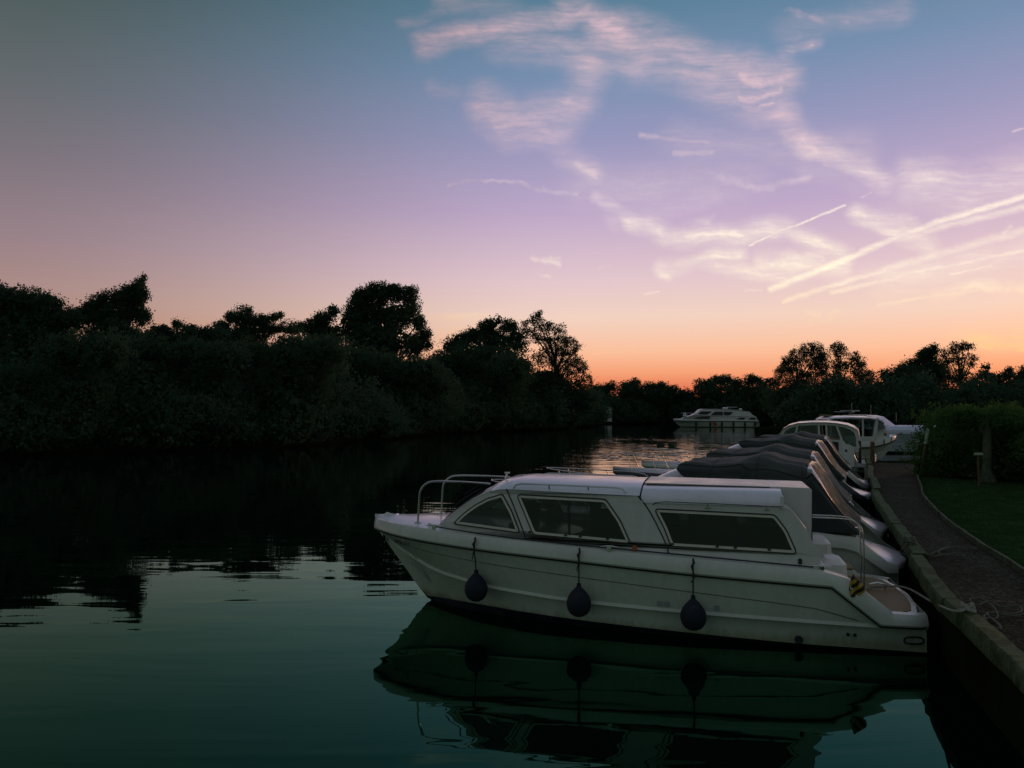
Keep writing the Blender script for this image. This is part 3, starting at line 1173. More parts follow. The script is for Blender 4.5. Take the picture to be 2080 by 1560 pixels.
    rows2 = [[(2.655, y, z) for _, y, z in rows[0]], [(2.655, y * .96, z - .06) for _, y, z in rows[0]]]
    MB().grid(rows2).obj('roof_edge', M['groove'], root)
    # windscreen: pale surround, two dark panes
    edge = [(4.28, 1.40), (4.40, 1.35), (4.52, 1.285), (4.69, 1.165), (4.87, 1.03), (5.04, .89)]

    def wpt(i, s, off=0.0):
        x, z = edge[i]
        y = ycab(x, z) + .004
        bul = .05 + .03 * i / 5
        return (x + bul * (1 - s * s) + off, y * s, z + .035 * (1 - s * s) + off)
    sv = [1, .93, .86, .4, .05, -.05, -.4, -.86, -.93, -1]
    MB().grid([[wpt(i, s) for s in sv[:3]] for i in range(6)]).grid([[wpt(i, s) for s in sv[7:]] for i in range(6)]).grid([[wpt(i, s, .004) for s in (.05, 0, -.05)] for i in range(6)]) \
        .grid([[wpt(i, s) for s in (.86, .4, .05)] for i in (0, 1)]).grid([[wpt(i, s) for s in (-.05, -.4, -.86)] for i in (0, 1)]).obj('windscreen_surround', M['cabin'], root, sharp=50)
    for q in ((.86, .6, .4, .2, .05), (-.05, -.2, -.4, -.6, -.86)):
        MB().grid([[wpt(i, s, -.006) for s in q] for i in range(1, 6)]).obj('windscreen', M['glass'], root, sharp=60)
    # aft roof: sloping shoulders either side of a raised hatch way
    for sg in (1, -1):
        rows = []
        for u in (1.26, 1.30, 1.7, 2.2, 2.645):
            ye = ycab(u, 1.335) + .004
            k = .985 if u == 1.26 else 1
            rows.append([(u, sg * ye, 1.337), (u, sg * (ye - .004), 1.337 + .03 * k), (u, sg * (ye - .04), 1.337 + .07 * k), (u, sg * (ye - .16), 1.337 + .112 * k), (u, sg * (ye - .30), 1.337 + .138 * k), (u, sg * .40, 1.337 + .143 * k)])
        b = MB().grid(rows)
        n = len(b.v)
        b.add([rows[0][j] for j in range(6)] + [(1.26, sg * .40, 1.30), (1.26, sg * (ye - .0), 1.30)], [tuple(range(8))])
        b.obj('roof_shoulder', M['roof'], root, sharp=45)
        MB().box((1.275, sg * .845, 1.385), (.035, .03, .13), bev=.008).obj('roof_bracket', M['white_plastic'], root)
        hr = [(2.52, sg * .85, 1.325), (2.49, sg * .875, 1.35), (2.40, sg * .88, 1.365), (1.9, sg * .88, 1.36), (1.32, sg * .88, 1.348), (1.27, sg * .87, 1.35)]
        h = MB().tube(hr, .0085, 8)
        for u in (1.42, 1.98):
            h.tube([(u, sg * .825, 1.315), (u, sg * .88, 1.32), (u, sg * .88, 1.352)], .007, 6)
            h.box((u, sg * .83, 1.312), (.05, .02, .02), bev=.004)
        h.obj('handrail', M['steel'], root)
        h = MB().tube([(4.02, sg * .715, 1.44), (3.99, sg * .71, 1.475), (3.93, sg * .705, 1.49), (3.4, sg * .74, 1.485), (2.90, sg * .745, 1.475), (2.84, sg * .75, 1.465), (2.80, sg * .755, 1.425)], .009, 8)
        for u in (3.2, 3.62):
            h.tube([(u, sg * .735, 1.44), (u, sg * .74, 1.482)], .008, 6)
        h.obj('handrail', M['steel'], root)
        MB().tube([(1.36, sg * .408, 1.478), (2.62, sg * .408, 1.482)], .011, 6).obj('hatch_slide', M['groove'], root)
    b = MB()
    b.ribbon([(.965, .76, .40), (.95, 1.47, .40), (.975, 1.488, .395), (1.3, 1.492, .40), (2.64, 1.505, .40), (2.64, 1.40, .40), (1.28, 1.38, .40), (1.22, 1.2, .40), (1.2, .76, .40)])
    cw = b.obj('companionway', M['cabin'], root, sharp=30)
    MB().box((.945, .0, 1.08), (.02, .56, .62), bev=.006).obj('door', M['glass'], cw)
    rows = []
    for x, z in ((.915, .745), (.945, .88), (1.045, 1.11), (1.135, 1.235), (1.205, 1.31), (1.262, 1.334)):
        rows.append([(x, ycab(x, z) - .002, z), (x - .02, .41, z)])
    MB().grid(rows).obj('aft_bulkhead', M['cabin'], root)
    MB().grid([[(x, -y, z) for x, y, z in r] for r in rows]).obj('aft_bulkhead', M['cabin'], root)
    # inside: floor, seats and bulkheads seen through the tinted panes
    b = MB()
    b.add([(1.0, .86, .90), (4.0, .80, .915), (4.95, .45, .93), (4.95, -.45, .93), (4.0, -.80, .915), (1.0, -.86, .90)], [(0, 1, 2, 3, 4, 5)])
    b.obj('cabin_sole', M['interior'], root)
    MB().box((2.55, -.45, 1.12), (.04, .7, .42)).obj('inner_bulkhead', M['interior'], root)
    MB().box((2.55, .62, 1.12), (.04, .3, .42)).obj('inner_bulkhead', M['interior'], root)
    MB().box((1.95, -.2, 1.02), (.5, .45, .26), bev=.04).obj('table', M['bulkhead'], root)
    MB().box((3.1, -.3, 1.0), (.4, .5, .2), bev=.05).box((3.28, -.3, 1.16), (.07, .5, .26), bev=.03).obj('seat', M['bulkhead'], root)
    MB().box((4.15, -.35, 1.06), (.3, .5, .22), bev=.05).lathe([(.13, 0), (.145, .012), (.13, .024)], (3.92, -.35, 1.12), 16).obj('helm', M['interior'], root)
    MB().add([(1.3, .76, 1.325), (2.6, .76, 1.325), (2.6, -.76, 1.325), (1.3, -.76, 1.325)], [(0, 1, 2, 3)]).add([(2.7, .74, 1.40), (4.1, .68, 1.41), (4.1, -.68, 1.41), (2.7, -.74, 1.40)], [(0, 1, 2, 3)]).obj('headlining', M['bulkhead'], root)
    for x0, x1, z0, z1 in ((3.62, 3.86, 1.16, 1.36), (2.98, 3.40, 1.14, 1.36), (1.72, 1.98, 1.12, 1.24)):
        MB().box(((x0 + x1) / 2, -.70, (z0 + z1) / 2), (x1 - x0, .012, z1 - z0), bev=.004).obj('blind', M['white_plastic'], root)
    MB().box((2.16, -.2, 1.10), (.05, 1.0, .40)).obj('inner_bulkhead', M['interior'], root)
    # rails at the bow and the boarding rail aft
    for sg in (1, -1):
        z0 = lerp(TN['zt'], 5.2) + .02
        r_ = MB().tube(smooth_line([(5.24, sg * .40, z0), (5.23, sg * .40, 1.2), (5.21, sg * .40, 1.35), (5.13, sg * .40, 1.44), (5.0, sg * .40, 1.465), (4.7, sg * .42, 1.465), (4.36, sg * .44, 1.455)], 5), .0115, 10)
        r_.lathe([(.04, 0), (.04, .012), (.015, .02)], (5.24, sg * .40, z0 - .01), 12)
        r_.obj('bow_rail', M['steel'], root)
    r_ = MB()
    for y in (-.24, -.44):
        r_.tube(smooth_line([(.36, y, .38), (.36, y, .75), (.37, y, .97), (.43, y, 1.06), (.55, y, 1.10), (.95, y, 1.11)], 5), .0085, 10)
    r_.obj('boarding_rail', M['steel'], root)
    MB().tube([(.33, -.1, .39), (.33, -.1, .44), (.25, -.1, .46), (.18, -.1, .44), (.18, -.1, .39)], .012, 8).obj('grab_handle', M['chrome'], root)
    # deck fittings
    for u, y in ((.93, .93), (2.95, .97), (4.95, .66)):
        z = lerp(TN['zt'], u) + .005
        MB().tube([(u - .09, y, z + .035), (u - .03, y, z + .04), (u + .03, y, z + .04), (u + .09, y, z + .035)], [.005, .011, .011, .005], 8).box((u, y, z + .015), (.05, .025, .04), bev=.005).obj('cleat', M['chrome'], root)
    MB().box((5.72, .0, .995), (.10, .16, .04), bev=.01).tube([(5.66, .05, 1.0), (5.78, .05, 1.03), (5.82, .05, 1.0)], .012, 8).obj('bow_roller', M['chrome'], root)
    MB().box((5.05, .52, .98), (.035, .035, .05), bev=.008).obj('deck_filler', M['chrome'], root)
    MB().box((2.70, ycab(2.7, .86) + .02, .885), (.05, .03, .05), bev=.008).obj('navigation_light', M['orange'], root)
    MB().box((1.12, ycab(1.12, .8) + .012, .83), (.035, .025, .055), bev=.008).obj('vent', M['groove'], root)
    # wipers on the windscreen
    MB().tube([(4.42, .56, 1.42), (4.62, .60, 1.30), (4.86, .52, 1.12)], .006, 6).tube([(4.44, .3, 1.47), (4.7, .34, 1.32)], .006, 6).obj('wiper', M['groove'], root)
    # horn / lamp on the roof front edge
    MB().tube([(4.22, .30, 1.50), (4.20, .30, 1.56)], .01, 6).box((4.2, .3, 1.57), (.06, .03, .02), bev=.006).obj('deck_lamp', M['chrome'], root)

    def hull_y(u, z):
        hb, bc, zr, zc = cosl(TN['hb'], u) - .035, cosl(TN['bc'], u), lerp(TN['zr'], u), lerp(TN['zc'], u)
        bb, zb = cosl(TN['bb'], u), lerp(TN['zb'], u)
        if z < zc:
            return bb + (bc - bb) * (z - zb) / (zc - zb)
        bm_, zm = bc * .45 + hb * .55, zc * .5 + zr * .5
        return bc + (bm_ - bc) * (z - zc) / (zm - zc) if z < zm else bm_ + (hb - bm_) * (z - zm) / (zr - zm)
    # through-hull fittings
    for u, z, r in ((1.14, .085, .038), (.70, .165, .014), (.64, .163, .014)):
        y = hull_y(u, z)
        b = MB()
        rows = [[(u + rr * math.cos(a), y + dy, z + rr * math.sin(a)) for a in [2 * PI * k / 18 for k in range(18)]] for rr, dy in ((r, -.02), (r, .012), (r * .8, .016), (r * .62, .004), (.001, .002))]
        b.grid(rows, True).obj('skin_fitting', M['groove'], root)
    for u, z in ((2.45, .335), (2.38, .335), (1.90, .33)):
        y = hull_y(u, z + .03)
        MB().plate([(u - .028, z), (u + .028, z), (u + .028, z + .05), (u - .028, z + .05)], lambda x, zz: hull_y(x, zz) + .004, .01).obj('vent_plate', M['grey'], root)
    # stern corner fender strip: an oblong rubber loop
    loop = [(.03 + .13 * (1 + math.cos(a)) / 2 * 1.0 if True else 0, a) for a in [2 * PI * k / 20 for k in range(20)]]
    pts = []
    for k in range(21):
        a = 2 * PI * k / 20
        u = .12 + .065 * (1 if math.cos(a) > 0 else -1) * min(1, abs(math.cos(a)) * 1.4) + .02 * math.cos(a)
        z = .135 + .034 * math.sin(a)
        pts.append((u, hull_y(max(u, .02), z) + .008, z))
    MB().tube(pts, .009, 6, cap=False).obj('stern_fender_loop', M['groove'], root)
    # faint hull marks by the bow: registration characters and a swoosh
    b = MB()
    rr = random.Random(2)
    u = 5.56
    marks = [[(0, 0, 0, 1), (1, 0, 1, 1), (0, .5, 1, .5)], [(0, 0, 0, 1), (0, 1, 1, 1), (1, 1, 1, 0), (1, 0, 0, 0)], [(0, 0, 0, 1), (0, 1, .9, .5), (.9, .5, 0, .45), (.4, .45, 1, 0)], [(0, 0, .5, 1), (.5, 1, 1, 0)], [(0, 1, .5, .5), (1, 1, .5, .5), (.5, .5, .5, 0)]]
    for mk in marks:
        for x0, z0, x1, z1 in mk:
            pa, pb = (u - .036 * x0, .72 + .05 * z0), (u - .036 * x1, .72 + .05 * z1)
            b.tube([(pa[0], hull_y(*pa) + .001, pa[1]), (pb[0], hull_y(*pb) + .001, pb[1])], .0045, 4)
        u -= .055
    b.obj('registration', M['groove'], root)
    for pts in ([(5.52, .60), (5.44, .585), (5.40, .55)], [(5.46, .53), (5.36, .49), (5.28, .44), (5.22, .36), (5.18, .28)], [(5.42, .46), (5.34, .42), (5.27, .37), (5.2, .30)], [(5.33, .60), (5.27, .5), (5.22, .40), (5.17, .27)]):
        MB().tube([(x, hull_y(x, z) + .001, z) for x, z in pts], .004, 4).obj('bow_stripe', M['grey'], root)
    return root, hull_y


NEAR, NEAR_HULL_Y = near_cruiser()
MW = Matrix.Translation((4.085, 8.23, 0)) @ Matrix.Rotation(NEAR_RZ, 4, 'Z')

for u, ztop, lab in ((4.40, .905, 'navy teardrop fender nearest the bow, hanging on a dark rope'), (3.25, .865, 'navy teardrop fender below the middle cabin window'),
                     (2.12, .82, 'navy teardrop fender nearest the stern, below the rear cabin window')):
    zc = {4.40: .36, 3.25: .325, 2.12: .285}[u]
    r = .125
    y = cosl(TN['hb'], u) + .03
    yc = max(NEAR_HULL_Y(u, zc + .1), cosl(TN['bc'], u) + .012) + r + .004
    p = MW @ Vector((u, yc, zc))
    f = thing('fender', lab, 'fender', p, NEAR_RZ, 'navy fenders along the hull of the nearest cruiser')
    prof = [(.001, -.128), (.045, -.120), (.085, -.098), (.112, -.06), (.125, -.01), (.122, .035), (.105, .08), (.078, .118), (.048, .150), (.026, .172), (.020, .195), (.024, .203), (.012, .212), (.001, .214)]
    MB().lathe(prof, n=28).obj('body', M['fender'], f, sharp=60)
    rb = MB().tube([(0, 0, .20), (0, (y - yc) * .5, .33), (0, y - yc, ztop - zc - .16), (0, y - yc - .01, ztop - zc - .05), (0, y - yc - .05, ztop - zc + .015)], .0075, 8)
    rb.tube([(0, y - yc + .003, ztop - zc - .09), (.012, y - yc + .008, ztop - zc - .05), (-.01, y - yc, ztop - zc - .02), (0, y - yc - .02, ztop - zc + .01)], .011, 8)
    rb.tube([(0, y - yc, ztop - zc - .09), (-.012 if u < 3 else .01, y - yc + .012, ztop - zc - .16), (.02, y - yc + .01, ztop - zc - .21)], .006, 6)
    rb.obj('rope', M['rope'], f)

# striped cloth tied at the quarter
mt, T_, b_ = mat('yellow_black_stripe')
tc_ = T_.new('ShaderNodeTexCoord')
wv = T_.new('ShaderNodeTexWave')
wv.inputs['Scale'].default_value = 5.2
wv.inputs['Distortion'].default_value = 1.2
mp_ = T_.new('ShaderNodeMapping')
T_.l.new(tc_.outputs['Object'], mp_.inputs['Vector'])
mp_.inputs['Rotation'].default_value = (0, R(52), 0)
T_.l.new(mp_.outputs[0], wv.inputs['Vector'])
T_.l.new(T_.ramp(wv.outputs['Fac'], [(.46, (.012, .012, .01)), (.54, (.40, .25, .03))]), b_.inputs['Base Color'])
b_.inputs['Roughness'].default_value = .85
rows = []
for i in range(9):
    t = i / 8
    w = .014 + .052 * min(1, t * 1.7) * (1 - .25 * max(0, t - .6))
    rows.append([(-.035 * t + w * s, .012 + .016 * math.sin(3.5 * s + 5 * t) + .018 * t, -.15 * t - (.03 * s * t) - (.03 * (1 - abs(s)) * t if i == 8 else 0)) for s in [-1 + 2 * j / 8 for j in range(9)]])
p = MW @ Vector((.66, 1.0, .725))
c = MB().grid(rows)
c.tube([(0, -.04, .02), (0, .0, .012), (0, .012, 0), (-.005, .014, -.02)], .01, 6)
co = c.obj('striped_cloth', mt, sharp=60)
co.location = p
co.rotation_euler = (0, 0, NEAR_RZ)
tag(co, 'yellow and black striped cloth tied on the quarter of the nearest cruiser', 'cloth')

# ---- small sports cruisers under dark canopies, stern to the quay
TC = dict(
    hb=[(0, .70), (.15, .88), (.45, .98), (2.4, 1.0), (3.6, .90), (4.6, .66), (5.3, .38), (5.75, .13), (5.9, 0)],
    zr=[(0, .30), (.12, .32), (.5, .60), (2, .62), (4, .62), (5.9, .66)],
    zt=[(0, .40), (.1, .43), (.46, .75), (.9, .78), (2.5, .76), (4, .73), (5.9, .76)],
    zc=[(0, .16), (2.5, .18), (4.2, .24), (5.2, .40), (5.9, .66)],
    bc=[(0, .64), (.45, .9), (2.4, .90), (3.6, .70), (4.6, .40), (5.3, .14), (5.75, .03), (5.9, 0)],
    zb=[(0, .10), (2.5, .10), (4.6, .12), (5.9, .12)],
    bb=[(0, .62), (.45, .86), (2.4, .86), (3.6, .62), (4.6, .26), (5.1, .0), (5.9, 0)],
    zk=[(0, -.2), (4.2, -.2), (5.0, .06), (5.6, .44), (5.85, .64), (5.9, .66)])
US_C = [0, .05, .12, .2, .3, .46, .6, .9, 1.3, 1.8, 2.4, 2.9, 3.4, 3.9, 4.4, 4.8, 5.2, 5.5, 5.7, 5.84, 5.9]
QRZ = math.atan2(.41, -.912)


def canopy_cruiser(seed):
    root = thing('canopy_cruiser', '', 'boat')
    build_hull(root, TC, US_C)
    deck_surface(TC, [u for u in US_C if u >= .9], camber=.06).obj('deck', M['palegrey'], root)
    # cabin top sweeping up from the foredeck
    zt = [(1.75, 1.36), (2.2, 1.46), (2.56, 1.52), (2.75, 1.47), (3.0, 1.36), (3.3, 1.15), (3.6, .97), (3.95, .85), (4.3, .79)]
    hw = [(1.75, .82), (2.6, .82), (3.2, .76), (3.8, .60), (4.3, .36)]
    rows = []
    for u in [1.75, 2.0, 2.3, 2.56, 2.7, 2.85, 3.0, 3.15, 3.3, 3.5, 3.7, 3.95, 4.15, 4.3]:
        z, w = cosl(zt, u), cosl(hw, u)
        zb = lerp(TC['zt'], u) - .02
        h = max(.01, z - zb)
        rows.append([(u, w * math.copysign(abs(math.cos(a)) ** .42, math.cos(a)), zb + h * math.sin(a) ** .62) for a in [PI * j / 18 for j in range(19)]])
    MB().grid(rows).obj('cabin_top', M['roof'], root, sharp=60)
    for sg in (1, -1):
        yf = lambda x, z: sg * (cosl(hw, x) * (1 - .10 * (z - .85)) + .012)
        MB().plate(round_poly([(1.8, .95), (2.9, .96), (2.62, 1.22), (1.8, 1.24)], .05), yf, .012).obj('cabin_window', M['glass'], root)
        pts = [(3.12, sg * .76, .90), (3.08, sg * .70, 1.14), (3.02, sg * .5, 1.31), (3.0, 0, 1.372)]
        MB().tube(smooth_line(pts, 4), .008, 6).obj('seam', M['groove'], root)
    # canvas: side curtains, faded top, vinyl rear window
    rc = random.Random(seed)
    ztop = [(.42, .80), (.62, 1.0), (.85, 1.36), (.98, 1.565), (1.08, 1.60), (1.35, 1.635), (1.62, 1.675), (1.9, 1.625), (2.2, 1.575), (2.45, 1.60), (2.58, 1.595), (2.64, 1.56)]
    zlow = [(.42, .785), (1.72, .785), (1.82, 1.26), (2.1, 1.28), (2.4, 1.34), (2.55, 1.41), (2.64, 1.50)]
    us = [.42, .5, .62, .75, .86, .96, 1.02, 1.08, 1.14, 1.2, 1.28, 1.35, 1.42, 1.5, 1.56, 1.62, 1.68, 1.75, 1.82, 1.9, 1.97, 2.05, 2.12, 2.2, 2.28, 2.35, 2.43, 2.5, 2.58, 2.64]
    side, topc, rear = [], [], []
    A, B = [], []
    for u in us:
        z1, z0 = cosl(ztop, u), lerp(zlow, u)
        z0 = min(z0, z1 - .01)
        w0 = .93 if u < 1.75 else .88
        h = z1 - z0
        sag = .012 * math.sin(u * 9 + seed)
        full = []
        for j in range(61):
            a = PI * j / 60
            cx, sx = math.cos(a), math.sin(a)
            ey = .14 if u < 1.0 else .38
            y = w0 * math.copysign(abs(cx) ** ey, cx) * (1 - .10 * sx ** 2)
            z = z0 + h * abs(sx) ** (.12 if u < 1.0 else .42)
            wr = .022 * noise.noise(Vector((u * 2.2, y * 5, seed))) + .030 * noise.noise(Vector((u * 2.2 + z * 3, z * 15, seed + 3)))
            full.append((u, y + wr, z + wr + sag * sx))
        A.append(full)
    iR = us.index(1.02)
    MB().grid([r[:14] for r in A]).obj('side_curtain', M['canvas'], root, sharp=60)
    MB().grid([r[47:] for r in A]).obj('side_curtain', M['canvas'], root, sharp=60)
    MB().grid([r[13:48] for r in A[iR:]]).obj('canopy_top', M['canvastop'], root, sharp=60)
    MB().grid([r[13:48] for r in A[:iR + 1]]).obj('rear_window', M['vinyl'], root, sharp=60)
    for k in (us.index(1.08), us.index(1.62), us.index(2.2)):
        MB().tube([Vector(p) + Vector((0, 0, .004)) for p in A[k][2:59:2]], .009, 5).obj('canopy_seam', M['canvas'], root)
    for j in (13, 47):
        MB().tube([Vector(r[j]) + Vector((0, 0, .004)) for r in A[iR:]], .008, 5).obj('canopy_seam', M['canvas'], root)
    for j in (13, 47):
        MB().tube([Vector(r[j]) + Vector((0, 0, .006)) for r in A[:iR + 1]], .012, 6).obj('canopy_hem', M['canvas'], root)
    # stern: coaming, rounded platform, rope cleat
    MB().box((.52, 0, .68), (.16, 1.7, .24), bev=.06).obj('coaming', M['white'], root)
    rows = []
    for i in range(9):
        t = i / 8
        u = -.10 + .62 * t
        w = .78 * math.sin(min(1, .16 + t * 1.5) * PI / 2) ** .7
        z = .40 + .20 * t ** 2
        rows.append([(u + .03 * math.cos(a) * 0, w * math.cos(a), .33 + (z - .30) * math.sin(a) ** .5 if math.sin(a) > 0 else .33) for a in [PI * j / 16 for j in range(17)]])
    MB().grid(rows).grid([rows[0], [(x, y, .26) for x, y, z in rows[0]]]).obj('bathing_platform', M['roof'], root, sharp=50)
    for sg in (1, -1):
        MB().tube(smooth_line([(3.9, sg * .74, .75), (4.05, sg * .70, 1.05), (4.8, sg * .50, 1.12), (5.6, sg * .20, 1.16), (5.78, 0, 1.17)], 4), .011, 8).tube([(4.6, sg * .60, .74), (4.75, sg * .50, 1.12)], .009, 6).tube([(5.3, sg * .32, .75), (5.45, sg * .26, 1.15)], .009, 6).obj('bow_rail', M['steel'], root)
    MB().tube([(.40, .82, .80), (.44, .82, .85), (.52, .82, .85), (.56, .82, .80)], .011, 6).obj('stern_cleat', M['chrome'], root)
    return root


Vq = Vector((.41, .912, 0))
SP = [((4.57, 9.36), 'covered cruiser nearest behind the front cruiser, largest dark canopy'),
      ((5.60, 12.0), 'covered cruiser second in the row, its pale quarter showing beyond the first canopy'),
      ((7.54, 16.8), 'covered cruiser third in the row, broad sunset-lit strip on its canopy'),
      ((8.75, 19.4), 'covered cruiser fourth in the row, right before the glazed wheelhouse boat')]
G_COV = 'sports cruisers under dark canopies along the quay'
for i, ((x, y), lab) in enumerate(SP):
    if i == 0:
        cov = canopy_cruiser(1)
        o = cov
    else:
        o = copy_tree(cov)
    p = Vector((x, y, 0)) + Vq * .92
    o.location = (p.x, p.y, 0.0)
    o.rotation_euler = (0, 0, QRZ + (0, R(1.0), R(-.8), R(1.2))[i])
    tag(o, lab, 'boat', G_COV)
    if i == 2:
        for h_ in o.children:
            if h_.name.startswith('hull'):
                h_.data = h_.data.copy()
                h_.data.materials[0] = M['navyhull']
                h_['label'] = 'dark hull'

# ---- wheelhouse boat with arched glazed top


def wheelhouse_cruiser():
    o = Vector((12.0, 26.9, 0)) + Vq * 1.1
    root = thing('wheelhouse_cruiser', 'white cruiser with an arched, fully glazed wheelhouse at the end of the quay', 'boat', o, QRZ)
    T = {k: [(u * .76, v * (1.15 if k in ('hb', 'bc', 'bb') else (1.0))) for u, v in tab] for k, tab in TC.items()}
    T['zr'] = [(0, .26), (.25, .28), (.3, .66), (4.484, .74)]
    T['zt'] = [(0, .40), (.2, .42), (.32, .80), (4.484, .86)]
    us = [u * .76 for u in US_C]
    build_hull(root, T, us)
    deck_surface(T, us[5:], camber=.05).obj('deck', M['roof'], root)
    Y = 1.06
    yf = lambda x, z: Y - .1 * max(0, z - .9)
    arch = [(.13, .95), (.14, 1.30), (.18, 1.54), (.32, 1.66), (.53, 1.74), (.85, 1.80), (1.16, 1.825), (1.65, 1.825), (2.13, 1.79), (2.45, 1.70), (2.63, 1.58), (2.74, 1.42), (2.78, 1.18)]
    inner = [(.24, .98), (.25, 1.28), (.30, 1.47), (.42, 1.57), (.60, 1.645), (.88, 1.70), (1.17, 1.722), (1.65, 1.722), (2.10, 1.69), (2.38, 1.62), (2.54, 1.52), (2.63, 1.38), (2.66, 1.2)]
    # roof skin
    rows = [[(x, yy, z + .05 * (1 - (yy / Y) ** 2)) for yy in [Y * (1 - j / 5) for j in range(11)]] for x, z in arch]
    b = MB().grid(rows)
    b.obj('wheelhouse_roof', M['roof'], root, sharp=60)
    for sg in (1, -1):
        w = MB()
        n = len(arch)
        for d0, d1 in ((0, .04),):
            a = [(x, sg * yf(x, z), z) for x, z in arch]
            c_ = [(x, sg * yf(x, z), z) for x, z in inner]
            a2 = [(x, y - sg * .05, z) for x, y, z in a]
            c2 = [(x, y - sg * .05, z) for x, y, z in c_]
            w.grid([a2, a, c_, c2])
        w.obj('arch_frame', M['cabin'], root, sharp=40)
        for x0, x1, z0, z1 in ((.70, .86, 1.22, 1.70), (1.18, 1.20, 1.3, 1.72), (1.42, 1.44, 1.3, 1.72), (2.26, 2.14, 1.22, 1.68)):
            MB().plate([(x0 - .03, z0), (x0 + .03, z0), (x1 + .03, z1), (x1 - .03, z1)], lambda x, z: sg * (yf(x, z) - .004), .04).obj('mullion', M['cabin'], root)
        for poly in ([(.25, 1.0), (.25, 1.28), (.30, 1.47), (.42, 1.57), (.60, 1.645), (.84, 1.69), (.68, 1.22), (.5, 1.0)], [(.74, 1.33), (.90, 1.70), (1.17, 1.72), (1.17, 1.34)], [(1.46, 1.33), (1.46, 1.72), (1.65, 1.722), (2.10, 1.69), (2.22, 1.30)],
                     [(2.30, 1.22), (2.18, 1.67), (2.38, 1.62), (2.54, 1.52), (2.63, 1.38), (2.66, 1.2)]):
            MB().plate(poly, lambda x, z: sg * (yf(x, z) - .02), .006).obj('pane', M['clear'], root)
        # side below the glass, with a dark doorway towards the stern
        side = [(.16, .82), (.16, .98), (.52, 1.02), (.70, 1.26), (1.3, 1.33), (2.2, 1.28), (2.80, 1.17), (3.3, .95), (3.3, .86), (1.06, .83), (1.06, 1.16), (.80, 1.14), (.80, .82)]
        MB().plate(side, lambda x, z: sg * (yf(x, z) - .008), .04).obj('cabin_side', M['cabin'], root)
        MB().plate([(.78, 1.27), (1.2, 1.31), (1.2, 1.27), (.78, 1.22)], lambda x, z: sg * (yf(x, z) + .012), .02).obj('trim', M['teak'], root)
        MB().plate([(.80, .40), (1.06, .40), (1.06, 1.16), (.80, 1.14)], lambda x, z: sg * (yf(x, z) - .06), .02).obj('doorway', M['interior'], root)
        MB().plate(round_poly([(.30, .30), (.70, .30), (.68, 1.02), (.5, 1.10), (.32, .98)], .08), lambda x, z: sg * (Y + .10), .30).obj('cockpit_moulding', M['white_plastic'], root)
        MB().plate(round_poly([(.52, .82), (.60, .82), (.60, .90), (.54, .90)], .02), lambda x, z: sg * (Y + .112), .02).obj('vent', M['groove'], root)
    b = MB()
    b.ribbon([(-.38, .34, 1.0), (-.30, .30, 1.0), (.3, .30, 1.1), (.3, .42, 1.1), (-.3, .44, 1.0)])
    pf = b.obj('stern_platform', M['roof'], root)
    rr = MB()
    for z in (.50, .58, .66):
        rr.tube([(-.34, -.95, z), (-.36, 0, z), (-.34, .95, z)], .022, 8)
    rr.obj('fender_bar', M['white_plastic'], root)
    MB().tube([(.14, 1.0, .42), (.13, 1.0, .7), (.14, 1.0, 1.2)], .05, 8).obj('hanging_fender', M['groove'], root)
    MB().box((2.1, .2, 1.12), (.35, .5, .5), bev=.08).obj('seat', M['white_plastic'], root)
    MB().box((1.3, -.3, 1.12), (.4, .5, .4), bev=.08).obj('seat', M['white_plastic'], root)
    return root


wheelhouse_cruiser()

# ---- sedan cruiser lying beyond the quay end, bow to the right


